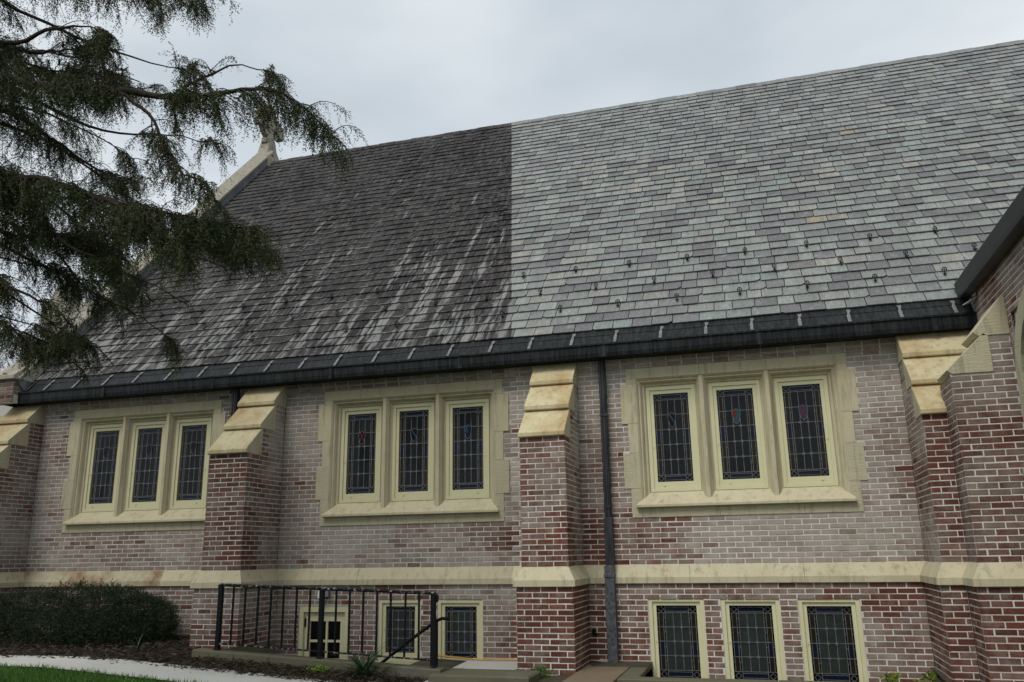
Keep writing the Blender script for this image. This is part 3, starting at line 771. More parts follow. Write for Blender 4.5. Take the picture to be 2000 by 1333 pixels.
    for k in range(2 if shield else 1, rows):
        for c_ in (1, 2): diamond(xc_[c_], zr[k], .0185, .005)
    L_.build('lead_came', M['lead'], par)
    if shield:
        cx = (xc_[1] + xc_[2]) / 2; sw = (xc_[2] - xc_[1]) * .62; st = zr[1] + .01; sb = zr[2] + .02; ys = y - .0075
        out = [(cx - sw, st), (cx - .5 * sw, st - .008), (cx, st + .018), (cx + .5 * sw, st - .008), (cx + sw, st), (cx + .85 * sw, (st + sb) / 2 + .01), (cx + .55 * sw, sb + .035), (cx, sb), (cx - .55 * sw, sb + .035), (cx - .85 * sw, (st + sb) / 2 + .01)]
        bg_, fg, kind = shield
        q = MB(); n_ = len(out); q.add([(a, ys, b) for a, b in out] + [(a, y - .001, b) for a, b in out], [tuple(range(n_))] + [(k, (k + 1) % n_, n_ + (k + 1) % n_, n_ + k) for k in range(n_)])
        q.build('shield', GL[bg_], par)
        ml = (st + sb) / 2; d = MB(); yd = ys - .002
        def quad(p4): d.add([(a, yd, b) for a, b in p4], [(0, 1, 2, 3)])
        if kind == 'cross':
            quad([(cx - .012, sb + .03), (cx + .012, sb + .03), (cx + .012, st), (cx - .012, st)]); d.add([(cx + a, yd - .0006, ml + .02 + b) for a, b in ((-.8 * sw, -.012), (.8 * sw, -.012), (.8 * sw, .012), (-.8 * sw, .012))], [(0, 1, 2, 3)])
        elif kind == 'bend': quad([(cx - .8 * sw, st - .015), (cx + .6 * sw, ml - .035), (cx + .7 * sw, ml - .012), (cx - .5 * sw, st - .002)])
        elif kind == 'saltire':
            quad([(cx - .7 * sw, st - .01), (cx - .5 * sw, st), (cx + .7 * sw, ml - .03), (cx + .5 * sw, ml - .045)]); d.add([(a, yd - .0006, b) for a, b in ((cx + .7 * sw, st - .01), (cx + .5 * sw, st), (cx - .7 * sw, ml - .03), (cx - .5 * sw, ml - .045))], [(0, 1, 2, 3)])
        elif kind == 'quarter':
            quad([(cx - .85 * sw, ml + .02), (cx, ml - .01), (cx, st + .01), (cx - .85 * sw, st - .005)])
        if d.v: d.build('charge', GL[fg], par)
        e = MB()
        for k in range(n_):
            p, q2 = out[k], out[(k + 1) % n_]; dd = Vector((q2[0] - p[0], q2[1] - p[1])); dd.normalize(); nn = Vector((-dd.y, dd.x)) * .0032
            e.add([(p[0] + nn.x, ys - .003, p[1] + nn.y), (p[0] - nn.x, ys - .003, p[1] - nn.y), (q2[0] - nn.x, ys - .003, q2[1] - nn.y), (q2[0] + nn.x, ys - .003, q2[1] + nn.y)], [(0, 1, 2, 3)])
        e.build('shield_lead', M['lead'], par)

SHIELDS = [[('black', 'teal', None), ('black', 'amber', 'bend'), ('black', 'teal', None)],
           [('black', 'red', 'saltire'), ('black', 'teal', 'bend'), ('blue', 'sky', 'quarter')],
           [('black', 'teal', 'bend'), ('teal', 'red', 'quarter'), ('sky', 'red', 'cross')]]
LP, GH = .862, .240
for wi, c in enumerate(WINC):
    win = link('window', None, None, church, label='three-light mullioned window with leaded glass in limestone surround')
    yf = -.012
    # lintel stones
    for a, b in ((-SH, -.44), (-.44, .44), (.44, SH)):
        mb = MB(); mb.box(c + a + .0015, c + b - .0015, yf, .2, 2.515, 2.655); 
        mb.build('lintel_stone', M['stone'], win)
    for s in (-1, 1):
        for i in range(5):
            z0, z1 = ZQ[i], min(ZQ[i + 1], 2.515); hw = SH + (SW if i in (1, 3) else 0)
            mb = MB(); a, b = sorted((c + s * 1.318, c + s * hw)); mb.box(a, b, yf + (.0 if i % 2 else .002), .2, z0 + (.0015 if i else 0), z1 - .0015)
            mb.build('quoin_stone', M['tooled'] if i in (0, 1) else M['stone'], win)
    for a, b in ((-1.318, -.3), (-.3, .75), (.75, 1.318)):
        mb = MB(); mb.box(c + a + .0015, c + b - .0015, yf, .15, .615, .745); mb.build('apron_stone', M['tooled'], win)
    # moulded jamb and head
    PJ = [(0, yf), (.022, .012), (.030, .030), (.048, .030), (.062, .052), (.078, .094), (.100, .098), (.118, .128), (.118, .17), (0, .17)]
    mb = MB(); n = len(PJ); V = []
    for d, y in PJ: V += [(c - 1.318 + d, y, .80), (c - 1.318 + d, y, 2.515 - d), (c + 1.318 - d, y, 2.515 - d), (c + 1.318 - d, y, .80)]
    F = []
    for k in range(n - 1):
        for q in range(3): F.append((4 * k + q, 4 * k + q + 1, 4 * k + q + 5, 4 * k + q + 4))
    mb.add(V, F); mb.build('jamb_moulding', M['stone'], win)
    # sill
    mb = MB(); V = []
    for y, z, hw in ((.16, .955, 1.205), (.125, .952, 1.205), (-.070, .785, 1.378), (-.085, .778, 1.385), (-.085, .742, 1.385), (.0, .738, 1.385), (.16, .738, 1.205)): V += [(c - hw, y, z), (c + hw, y, z)]
    F = [(2 * k, 2 * k + 1, (2 * k + 3) % 14, (2 * k + 2) % 14) for k in range(7)] + [tuple(range(0, 14, 2)), tuple(range(13, 0, -2))]
    mb.add(V, F); mb.build('sill', M['stone'], win, bevel=.004)
    for s in (-1, 1):
        xm = c + s * LP / 2
        pr = [(-.098, .17), (-.098, .125), (-.080, .112), (-.066, .095), (-.058, .06), (-.032, .018), (-.026, .004), (.026, .004), (.032, .018), (.058, .06), (.066, .095), (.080, .112), (.098, .125), (.098, .17)]
        mb = MB(); mb.prism_z([(xm + a, b) for a, b in pr], .76, 2.5); mb.build('mullion', M['stone'], win)
    mb = MB(); mb.box(c - 1.25, c + 1.25, .21, .24, .8, 2.55); mb.build('dark_backing', M['dark'], win)
    for li, s in enumerate((-1, 0, 1)):
        xc = c + s * LP
        frame_ring(xc - .336, xc + .336, .952, 2.402, .048, .04, .112, .19, M['wood'], 'frame', win, .05)
        frame_ring(xc - .287, xc + .287, .994, 2.35, .048, .09, .128, .185, M['wood'], 'sash', win, .052)
        hs = -1 if li < 2 else 1
        mb = MB(); hx = xc + hs * .268
        mb.box(hx - .006, hx + .006, .118, .130, 1.55, 1.58, .002); mb.box(xc + hs * .15 - .012, xc + hs * .15 + .012, .118, .13, 1.025, 1.05, .002); mb.build('latch', M['wood'], win, kind='stuff')
        leaded(win, xc, GH, 1.084, 2.299, .150, 5, SHIELDS[wi][li])
for bi, (c, hw, zt, zb, kind) in enumerate(BASEW):
    y0 = -.045
    if kind == 'door':
        d = link('basement_door', None, None, church)
        frame_ring(c - hw, c + hw, zb, zt, .07, .05, y0, .1, M['wood'], 'frame', d, .09)
        zg0, zg1 = -1.25, -.74; gx = .245
        mb = MB(); mb.box(c - hw + .072, c - gx, .0, .06, zb + .05, zt - .092); mb.box(c + gx, c + hw - .072, .0, .06, zb + .05, zt - .092); mb.box(c - gx, c + gx, .0, .06, zg1, zt - .092); mb.box(c - gx, c + gx, .0, .06, zb + .05, zg0); mb.build('door_leaf', M['wood'], d)
        mb = MB(); mb.box(c + .01, c + .04, .004, .05, zg0, zg1); mb.build('muntin', M['wood'], d); mb = MB(); mb.box(c - gx, c + gx, .008, .05, -1.03, -.998); mb.build('muntin', M['wood'], d)
        for xa, xb in ((c - gx, c + .01), (c + .04, c + gx)):
            for za, zb_ in ((zg0, -1.03), (-.998, zg1)):
                mb = MB(); mb.box(xa, xb, .03, .036, za, zb_); mb.build('pane', GL['black'], d)
        mb = MB(); mb.box(c - hw + .075, c - hw + .095, -.015, .0, -.82, -.70); mb.build('hinge', M['iron'], d)
        continue
    par = link('basement_window', None, None, church)
    frame_ring(c - hw, c + hw, zb, zt, .052, .06, y0, .1, M['wood'], 'frame', par)
    frame_ring(c - hw + .054, c + hw - .054, zb + .062, zt - .054, .046, .055, -.02, .085, M['wood'], 'sash', par)
    mb = MB(); mb.box(c - hw, c + hw, .1, .13, zb, zt); mb.build('dark_backing', M['dark'], par)
    mb = MB(); mb.box(c - hw - .004, c + hw + .004, y0 - .03, .05, zb - .03, zb + .0); mb.build('sill', M['wood'], par)
    hx = c - hw + .078
    mb = MB(); mb.box(hx - .006, hx + .006, -.032, -.02, (zt + zb) / 2, (zt + zb) / 2 + .03, .002); mb.build('latch', M['wood'], par)
    leaded(par, c, hw - .1, zb + .117, zt - .1, .02, 4, None, True, ['amber', 'amber', 'blue', 'amber'])

# ---------------- gable parapet with coping, gablet and cross
gp = link('gable_parapet', None, None, church)
s = -.25; k = 0
while s < SLEN + .1:
    s1 = min(s + .88, SLEN + .18)
    V = []
    for q in (s + .003, s1 - .003):
        for x, h in ((-12.46, .20), (-12.50, .255), (-12.26, .40), (-12.01, .255), (-12.03, .20)): V.append(RP(x, q, h))
    n = 5; F = [tuple(range(n)), tuple(range(2 * n - 1, n - 1, -1))] + [((q + 1) % n, q, n + q, n + (q + 1) % n) for q in range(n)]
    mb = MB(); mb.add(V, F); mb.build('coping_stone', M['coping'], gp, bevel=.006); s = s1
V = [RP(-12.06, -.28, -.05), RP(-12.06, SLEN, -.05), RP(-12.06, SLEN, .2), RP(-12.06, -.28, .2), RP(-12.43, -.28, -.3), RP(-12.43, SLEN, -.3), RP(-12.43, SLEN, .2), RP(-12.43, -.28, .2)]
link('parapet_wall', mesh('parapet_wall', V, [(0, 1, 2, 3), (5, 4, 7, 6), (0, 3, 7, 4)]), M['flash'], gp)
V = [RP(-12.052, -.28, .0), RP(-12.052, SLEN, .0), RP(-12.048, SLEN, .15), RP(-12.048, -.28, .15), RP(-11.95, -.28, .032), RP(-11.95, SLEN, .032)]
link('step_flashing', mesh('step_flashing', V, [(0, 1, 2, 3), (0, 4, 5, 1)]), M['flash'], gp)
# rear half of the parapet
mb = MB(); V = []
for y, z in ((RID_Y, RID_Z + .25), (2 * RID_Y + .2, EAVE_Z + .1)):
    for x, h in ((-12.46, -.5), (-12.46, .25), (-12.05, .25), (-12.05, -.5)): V.append((x, y, z + h))
mb.add(V, [(0, 1, 2, 3), (7, 6, 5, 4)] + [((q + 1) % 4, q, 4 + q, 4 + (q + 1) % 4) for q in range(4)]); mb.build('rear_coping', M['coping'], gp)
# kneeler block and brick corner at the eave
mb = MB(); mb.prism_x([(-.50, 3.20), (-.50, 3.27), (-.05, 3.62), (.1, 3.62), (.1, 3.20)], -12.52, -12.04); mb.build('kneeler', M['coping'], gp, bevel=.008)
ps = Pieces()
brick_face((-12.46, -.44), (-12.08, -.44), 2.82, 3.2, ps, lambda x, y, z: .4); brick_face((-12.08, -.44), (-12.08, -.1), 2.95, 3.2, ps, lambda x, y, z: .4)
ps.emit('brick', 'brickwork', M['brick'], gp, 60)
mb = MB(); mb.box(-12.45, -12.09, -.43, 0, 2.8, 3.2); mb.build('mortar', M['mortar'], gp)
# gablet standing on the gable corner
gx, gy = -12.62, 1.02
ps = Pieces(); brick_face((gx - .27, gy - .25), (gx + .27, gy - .25), 3.4, 4.56, ps, lambda x, y, z: .5); brick_face((gx + .27, gy - .25), (gx + .27, gy + .25), 3.4, 4.56, ps, lambda x, y, z: .5)
ps.emit('brick', 'brickwork', M['brick'], gp, 60)
mb = MB(); mb.box(gx - .262, gx + .262, gy - .242, gy + .242, -2, 4.56); mb.build('mortar', M['mortar'], gp)
mb = MB(); mb.prism_y([(gx - .30, 4.56), (gx + .30, 4.56), (gx + .33, 4.66), (gx, 5.32), (gx - .33, 4.66)], gy - .30, gy + .30); mb.build('gablet', M['coping'], gp, bevel=.012)
mb = MB(); mb.prism_y([(gx - .16, 4.70), (gx + .16, 4.70), (gx, 5.06)], gy - .315, gy - .295); mb.build('gablet_panel', M['tooled'], gp)
# ringed cross on the apex, facing along the roof
cr = link('cross_finial', None, None, church)
cx, cyy, cz = -12.26, RID_Y + .02, RID_Z + .36
mb = MB(); mb.prism_z([(cx - .26, cyy - .34), (cx + .26, cyy - .34), (cx + .26, cyy + .34), (cx - .26, cyy + .34)], RID_Z - .25, RID_Z + .1)
mb.prism_x([(cyy - .30, RID_Z + .1), (cyy - .13, RID_Z + .62), (cyy + .13, RID_Z + .62), (cyy + .30, RID_Z + .1)], cx - .16, cx + .16); mb.build('pedestal', M['coping'], cr, bevel=.015)
czc = RID_Z + 1.14
mb = MB()
for a in range(4):
    ca, sa = math.cos(a * math.pi / 2), math.sin(a * math.pi / 2)
    prof = [(-.085, .0), (.085, .0), (.085, .24), (.20, .50), (.20, .58), (-.20, .58), (-.20, .50), (-.085, .24)]
    mb.prism_x([(cyy + p * ca + q * sa, czc - p * sa + q * ca) for p, q in prof], cx - .11 + .004 * a, cx + .11 - .004 * a)
mb.build('cross', M['coping'], cr, bevel=.012)
mb = MB(); n = 28; V = []; F = []
for k in range(n):
    a = 2 * math.pi * k / n
    for rr, xx in ((.31, -.075), (.42, -.075), (.42, .075), (.31, .075)): V.append((cx + xx, cyy + rr * math.cos(a), czc + rr * math.sin(a)))
for k in range(n):
    for q in range(4): F.append((4 * k + q, 4 * k + (q + 1) % 4, 4 * ((k + 1) % n) + (q + 1) % 4, 4 * ((k + 1) % n) + q))
mb.add(V, F); mb.build('ring', M['coping'], cr)

# ------------------------------------------------------------------ kerb, railing, lamp
def kz(x): return -.975 - .175 * (x + 7.22) / 3.4
kb = thing('stone_kerb', 'mossy sandstone kerb below the black railing', 'kerb')
xs = [-7.25, -6.1, -4.95, -3.80]
for a, b in zip(xs, xs[1:]):
    mb = MB(); g = .003
    V = []
    for x in (a + g, b - g):
        for y, dz in ((-1.62, -.09), (-1.615, -.012), (-1.60, 0), (-1.42, 0), (-1.405, -.012), (-1.40, -.45), (-1.62, -.45)): V.append((x, y, kz(x) + dz))
    n = 7; mb.add(V, [tuple(range(n)), tuple(range(2 * n - 1, n - 1, -1))] + [((q + 1) % n, q, n + q, n + (q + 1) % n) for q in range(n)]); mb.build('kerb_stone', M['kerb'], kb)
mb = MB(); mb.add([(x, y, z) for x in (-3.93, -3.80) for y, z in ((-1.40, -1.17), (-.2, -1.30), (-.2, -1.6), (-1.40, -1.6))], [(0, 1, 2, 3), (7, 6, 5, 4), (0, 4, 5, 1), (1, 5, 6, 2), (2, 6, 7, 3), (3, 7, 4, 0)]); mb.build('return_stone', M['kerb'], kb)

rl = thing('iron_railing', 'black iron railing with chipped paint on a stone kerb before the basement door', 'railing')
RY = -1.51
def rt(x): return -.178 - .113 * (x + 6.95) / 3.04
for x in (-6.945, -5.455, -3.935):
    mb = MB(); mb.box(x - .027, x + .027, RY - .027, RY + .027, kz(x) - .01, rt(x) - .01, .004); o = mb.build('post', M['iron'], rl)
    mb = MB(); mb.box(x - .034, x + .034, RY - .034, RY + .034, kz(x), kz(x) + .022, .004); mb.build('post_base', M['chipped'], rl)
mb = MB()
pts = [(-6.99, RY, rt(-6.99) - .05), (-6.985, RY, rt(-6.985) - .012), (-6.95, RY, rt(-6.95) + .005)] + [(x, RY, rt(x) + .006 + .003 * math.sin(x * 5)) for x in np.linspace(-6.8, -4.0, 12)] + [(-3.91, RY, rt(-3.91)), (-3.885, RY, rt(-3.885) - .03), (-3.89, RY, rt(-3.89) - .09), (-3.915, RY, rt(-3.9) - .11)]
mb.tube(pts, .021, 8); mb.build('handrail', M['chipped'], rl, True)
mb = MB(); mb.add([(x, y, kz(x) + .085 + z) for x in (-6.93, -3.95) for y, z in ((RY - .016, -.01), (RY + .016, -.01), (RY + .016, .008), (RY - .016, .008))], [(0, 1, 2, 3), (7, 6, 5, 4), (0, 4, 5, 1), (1, 5, 6, 2), (2, 6, 7, 3), (3, 7, 4, 0)]); mb.build('bottom_rail', M['chipped'], rl)
for k in range(1, 16):
    x = -6.945 + 3.01 * k / 16
    if k == 8: continue
    mb = MB(); q = .0105; jx = random.uniform(-.008, .008)
    mb.add([(x + a + jj, RY + b, z) for z, jj in ((kz(x) + .085, 0), (rt(x), jx)) for a, b in ((-q, -q), (q, -q), (q, q), (-q, q))], [(3, 2, 1, 0), (4, 5, 6, 7)] + [(i, (i + 1) % 4, 4 + (i + 1) % 4, 4 + i) for i in range(4)]); mb.build('baluster', M['iron'], rl)
hr = thing('stair_handrail', 'sloping black iron handrail running down the stairwell behind the railing', 'handrail')
mb = MB(); mb.tube([(-3.82, -1.30, -.60), (-3.90, -1.30, -.595), (-3.97, -1.30, -.62), (-4.35, -1.30, -.87), (-4.75, -1.30, -1.16), (-5.2, -1.30, -1.5)], .02, 8); mb.build('rail', M['iron'], hr, True)
mb = MB(); mb.tube([(-3.97, -1.30, -.62), (-3.97, -1.30, -1.4)], .016, 6); mb.build('post', M['iron'], hr)
lp = thing('wall_lamp', 'small grey box lamp on the brick wall above the basement door', 'lamp')
mb = MB(); mb.box(-6.275, -6.21, -.15, -.06, -.42, -.30, .006); mb.build('housing', M['white'], lp)
mb = MB(); mb.box(-6.20, -6.12, -.13, -.06, -.40, -.30, .006); mb.build('lamp_head', M['flash'], lp)
# coping round the window well and paving slab by the downspout
wk = thing('well_coping', 'dark mossy stone coping round the basement window well', 'coping')
for nm, b in (('side_stone', (-1.72, -1.50, -1.28, -.07)), ('front_stone', (-1.72, .02, -1.50, -1.285)), ('front_stone', (.025, 1.95, -1.50, -1.285))):
    mb = MB(); mb.box(b[0], b[1], b[2], b[3], -1.5, -1.215, .012); mb.build(nm, M['kerb'], wk)
sb_ = MB(); sb_.box(-2.285, -1.73, -1.9, -.075, -1.5, -1.215, .006); tag(sb_.build('paving_slab', M['slab']), 'rust stained paving slab below the downspout boot', 'slab')
sb_ = MB(); sb_.box(-3.9, -2.68, -1.75, -1.18, -1.6, -1.185, .02); tag(sb_.build('stone_step', M['kerb']), 'worn grey stone block before the red brick buttress base', 'stone block')
mb = MB(); mb.tube([(x, -.16 - .02 * math.sin(x * 6), gz(x, -.1) + .03) for x in np.linspace(-4.45, -3.2, 14)], .011, 6); tag(mb.build('garden_hose', M['hose'], None, True), 'thin orange hose along the foot of the wall', 'hose')
# splash debris at the boot
mb = MB(); mb.add([(-2.22, -.10, -1.205), (-2.08, -.16, -1.20), (-2.03, -.08, -1.19), (-2.16, -.07, -1.17), (-2.22, -.10, -1.212), (-2.08, -.16, -1.212), (-2.03, -.08, -1.212), (-2.16, -.07, -1.212)], [(0, 1, 2, 3), (0, 4, 5, 1), (1, 5, 6, 2)]); tag(mb.build('stone_flake', M['coping']), 'pale flat stone flake at the foot of the downspout', 'stone')

# ------------------------------------------------------------------ vegetation
def leaf_mesh(name, P, D, Wv, Ln, Wd, mat, parent, tint, kind=None):
    """diamond leaves: base P, direction D, width axis Wv"""
    n = len(P); Ln = Ln[:, None]; Wd = Wd[:, None]
    V = np.empty((n, 4, 3)); V[:, 0] = P; V[:, 1] = P + D * Ln * .5 + Wv * Wd; V[:, 2] = P + D * Ln; V[:, 3] = P + D * Ln * .5 - Wv * Wd
    me = bpy.data.meshes.new(name); me.vertices.add(4 * n); me.vertices.foreach_set('co', V.ravel()); me.loops.add(4 * n); me.loops.foreach_set('vertex_index', np.arange(4 * n, dtype=np.int32))
    me.polygons.add(n); me.polygons.foreach_set('loop_start', np.arange(0, 4 * n, 4, dtype=np.int32)); me.update(calc_edges=True)
    a = me.attributes.new('tint', 'FLOAT', 'FACE'); a.data.foreach_set('value', tint.astype(np.float32))
    return link(name, me, mat, parent, kind)
def unit(a): return a / np.maximum(np.linalg.norm(a, axis=-1, keepdims=True), 1e-9)
LIMBS = {
'A': [(-8.25, -6.02, 5.51), (-6.79, -5.83, 4.79), (-6.23, -5.83, 4.59), (-5.43, -5.77, 4.43), (-4.82, -5.76, 4.25), (-4.33, -5.72, 4.23), (-3.98, -5.72, 4.21), (-3.69, -5.71, 4.1), (-3.45, -5.59, 3.88), (-3.32, -5.51, 3.73)],
'A2': [(-4.82, -5.76, 4.25), (-4.73, -5.68, 4.42), (-4.64, -5.57, 4.54), (-4.48, -5.46, 4.7), (-4.3, -5.31, 4.72), (-4.15, -5.15, 4.7)],
'A3': [(-5.43, -5.77, 4.42), (-5.13, -5.72, 4.15), (-4.97, -5.7, 3.87), (-4.77, -5.68, 3.57), (-4.5, -5.66, 3.39), (-4.39, -5.56, 3.17)],
'A4': [(-4.34, -5.72, 4.23), (-4.04, -5.8, 4.02), (-3.82, -5.8, 3.88), (-3.65, -5.74, 3.83)],
'B': [(-8.33, -5.78, 4.53), (-7.0, -5.56, 3.94), (-6.41, -5.55, 3.76), (-5.75, -5.51, 3.48), (-5.25, -5.53, 3.31), (-4.83, -5.48, 3.17), (-4.46, -5.45, 3.08), (-4.2, -5.37, 3.05)],
'B2': [(-5.75, -5.51, 3.48), (-5.23, -5.61, 3.22), (-4.85, -5.63, 2.91), (-4.58, -5.61, 2.74), (-4.33, -5.51, 2.65)],
'E': [(-8.25, -5.8, 4.28), (-7.26, -5.33, 4.03), (-6.9, -5.25, 3.7), (-6.47, -5.23, 3.26), (-5.95, -5.22, 2.99), (-5.61, -5.17, 2.78), (-5.44, -5.06, 2.57)],
'F': [(-8.22, -6.09, 5.81), (-6.97, -5.79, 5.24), (-6.36, -5.83, 5.23), (-5.87, -5.88, 5.15), (-5.55, -5.85, 5.0)],
'G': [(-8.15, -6.28, 6.58), (-6.91, -5.97, 5.96), (-5.79, -5.79, 5.71), (-5.0, -5.7, 5.45), (-4.66, -5.67, 5.31)],
'H': [(-8.28, -5.92, 5.1), (-7.39, -5.44, 5.49), (-7.11, -5.25, 5.49), (-6.86, -5.1, 5.58), (-6.34, -4.85, 5.63)],
'I': [(-8.41, -5.56, 3.61), (-7.59, -5.19, 3.13), (-7.07, -5.07, 2.84), (-6.7, -5.02, 2.65), (-6.52, -4.92, 2.45)],
'J': [(-8.31, -5.84, 4.79), (-7.53, -5.22, 4.9), (-6.93, -4.94, 4.52), (-6.58, -4.77, 4.27), (-6.27, -4.65, 4.16)],
'M': [(-8.45, -5.5, 3.0), (-7.7, -5.1, 2.7), (-7.35, -5.0, 2.55), (-7.1, -4.95, 2.38), (-6.95, -4.9, 2.25)],
'K': [(-8.37, -5.68, 4.12), (-7.64, -4.91, 3.64), (-7.04, -4.82, 3.54), (-6.55, -4.76, 3.45), (-6.13, -4.69, 3.25)],
}
tree = thing('hemlock_tree', 'dark green hemlock with drooping needled boughs hanging before the slate roof', 'tree')
mb = MB(); mb.tube([(-8.45, -5.75, -1.5), (-8.36, -5.8, -.4), (-8.32, -5.85, 2), (-8.28, -5.9, 5), (-8.25, -5.95, 9), (-8.22, -5.95, 13)], [.36, .27, .235, .19, .12, .03], 12); mb.build('trunk', M['bark'], tree, True)
def poly_at(pts, t):
    P = [Vector(p) for p in pts]; d = [(b - a).length for a, b in zip(P, P[1:])]; T = t * sum(d)
    for a, b, l in zip(P, P[1:], d):
        if T <= l or b is P[-1]: return a + (b - a) * min(T / l, 1), (b - a).normalized(), sum(d)
        T -= l
tw_segs = []     # (p0, p1, droop length) hanging twigs for needles
twig_mb = MB()
def smooth_path(pts, sub=4):
    P = [Vector(p) for p in pts]; out = []
    for i in range(len(P) - 1):
        a, b, c_, d_ = P[max(i - 1, 0)], P[i], P[i + 1], P[min(i + 2, len(P) - 1)]
        for k in range(sub):
            t = k / sub; out.append(.5 * ((2 * b) + (c_ - a) * t + (2 * a - 5 * b + 4 * c_ - d_) * t * t + (3 * b - a - 3 * c_ + d_) * t ** 3) + Vector((random.gauss(0, .008), random.gauss(0, .008), random.gauss(0, .008))))
    return out + [P[-1]]
def grow(limb, r0, start, dens, sc):
    limb = smooth_path(limb)
    mb = MB(); n = len(limb); mb.tube(limb, [max(r0 * (1 - i / n) ** 1.1, .006) for i in range(n)], 7); mb.build('limb', M['bark'], tree, True)
    _, _, LT = poly_at(limb, .5); cnt = int(LT * (1 - start) * dens)
    for _ in range(cnt):
        t = start + (1 - start) * random.random(); p, d, _l = poly_at(limb, t)
        side = Vector((random.gauss(0, .45), random.gauss(0, .85), random.gauss(.2, .45)))
        dr = (d * random.uniform(.3, 1.1) + side).normalized(); ln = sc * random.uniform(.2, .66) * (1.15 - .55 * t)
        if mnoise.noise(p * 2.4) < (-.03 if p.x < -5.3 else -.33): continue
        if -4.5 < p.x < -3.7 and p.z > 3.5 and random.random() < .3: continue
        pts = [p]; q = p.copy(); st = ln / 6
        for k in range(6):
            dr = (dr + Vector((random.gauss(0, .1), random.gauss(0, .1), -.17 - .05 * k))).normalized(); q = q + dr * st; pts.append(q.copy())
        twig_mb.tube(pts, [.0062, .0052, .0044, .0036, .003, .0024, .0018], 4, False)
        if random.random() < .16: continue        # bare branchlet
        for k in range(1, 7):
            m_ = 4 if k > 2 else 3
            for _2 in range(m_):
                a = pts[k] + (pts[k - 1] - pts[k]) * random.random(); dd = (pts[k] - pts[k - 1]).normalized()
                h = (dd * .45 + Vector((random.gauss(0, .42), random.gauss(0, .42), -random.uniform(.2, 1.1)))).normalized()
                tw_segs.append((a, h, random.uniform(.06, .19) * sc))
for k, (r0, st, de, sc) in {'A': (.05, .22, 42, 1), 'A2': (.02, .1, 34, .7), 'A3': (.02, .1, 26, .8), 'B': (.042, .2, 44, 1), 'B2': (.025, .05, 44, .95), 'E': (.036, .2, 44, 1), 'F': (.035, .2, 44, .9),
                            'G': (.05, .25, 34, 1), 'H': (.04, .25, 40, .9), 'I': (.03, .3, 44, .95), 'M': (.025, .3, 44, .9), 'J': (.04, .25, 44, 1), 'K': (.04, .25, 46, 1)}.items(): 
    grow(LIMBS[k], r0, st, de * 1.6, sc)
    for _q in range(2 if k in 'BEFHJKIM' else 1 if k in 'AG' else 0):      # slimmer boughs from the same whorl, farther back
        o_ = Vector((random.uniform(-.35, -.1), random.uniform(.5, 1.1), random.uniform(-.45, .15)))
        lim = [Vector(p) + o_ * min(1, i / 2) for i, p in enumerate(LIMBS[k])]
        if _q: o_.z += .35; lim = [Vector(p) + o_ * min(1, i / 2) for i, p in enumerate(LIMBS[k])][:-1]
        if k in 'AG': lim = lim[:-5] if k == 'A' else lim[:-1]
        grow(lim, r0 * .55, st, de * 1.15, sc * .95)
link('twigs', mesh('twigs', twig_mb.v, twig_mb.f), M['twig'], tree, 'stuff')
def needles(segs, spacing, ln, wd, name, mat, parent, spread=1.0):
    A = np.array([tuple(s[0]) for s in segs]); Dv = np.array([tuple(s[1]) for s in segs]); Ls = np.array([s[2] for s in segs])
    cnt = np.maximum((Ls / spacing).astype(int), 3); idx = np.repeat(np.arange(len(segs)), cnt)
    t = np.concatenate([np.linspace(0.05, 1, c) for c in cnt]); n = len(idx)
    D0 = Dv[idx]; sag = np.zeros((n, 3)); sag[:, 2] = -.25 * t ** 2 * Ls[idx]
    P = A[idx] + D0 * (t * Ls[idx])[:, None] + sag
    rnd = unit(rng.normal(size=(n, 3))); S = unit(np.cross(D0, rnd))
    D = unit(D0 * .75 + S * spread + rng.normal(size=(n, 3)) * .15); Wv = unit(np.cross(D, rng.normal(size=(n, 3))))
    tint = np.clip(rng.random(len(segs))[idx] * .7 + rng.random(n) * .3, 0, 1)
    return leaf_mesh(name, P, D, Wv, ln * rng.uniform(.7, 1.25, n), wd * rng.uniform(.8, 1.2, n), mat, parent, tint, 'stuff')
needles(tw_segs, .0105, .026, .0040, 'crown', M['needle'], tree)
# seed cones
cm = MB(); cm.tube([(0, 0, .02), (0, 0, 0), (0, 0, -.03), (0, 0, -.05)], [.004, .013, .012, .003], 6); cone = mesh('cone', cm.v, cm.f); cone.materials.append(M['bark'])
for k in range(70):
    a, h, l = random.choice(tw_segs); o = bpy.data.objects.new('cone', cone); col.objects.link(o); o.parent = tree; o.location = Vector(a) + Vector(h) * l

# yew bush
def bush(name, label, blobs, n, mat, ln=.022, grp=None):
    o = thing(name, label, 'bush'); segs = []
    mb = MB()
    for (cx, cy, cz, rx, ry, rz) in blobs:
        for k in range(3): mb.tube([(cx + random.uniform(-.1, .1), cy, gz(cx, cy) - .05), (cx + random.uniform(-.5, .5) * rx, cy + random.uniform(-.4, .4) * ry, cz + random.uniform(0, .6) * rz)], [.018, .006], 5)
    mb.build('stems', M['bark'], o)
    while len(segs) < n:
        cx, cy, cz, rx, ry, rz = random.choice(blobs); d = Vector((random.gauss(0, 1), random.gauss(0, 1), random.gauss(.15, 1))).normalized()
        rr = random.uniform(.62, 1.0) ** .5; lump = 1 + .16 * mnoise.noise(Vector((d.x * 3 + cx, d.y * 3, d.z * 3))) + .08 * mnoise.noise(d * 9)
        p = Vector((cx + d.x * rx * rr * lump, cy + d.y * ry * rr * lump, cz + d.z * rz * rr * lump))
        if p.z < gz(p.x, p.y) or p.y > -.08: continue
        g = (d + Vector((random.gauss(0, .5), random.gauss(0, .5), random.uniform(0, .9)))).normalized(); segs.append((p, g, random.uniform(.05, .15)))
    needles(segs, .010, ln, .0052, 'foliage', mat, o)
    return o
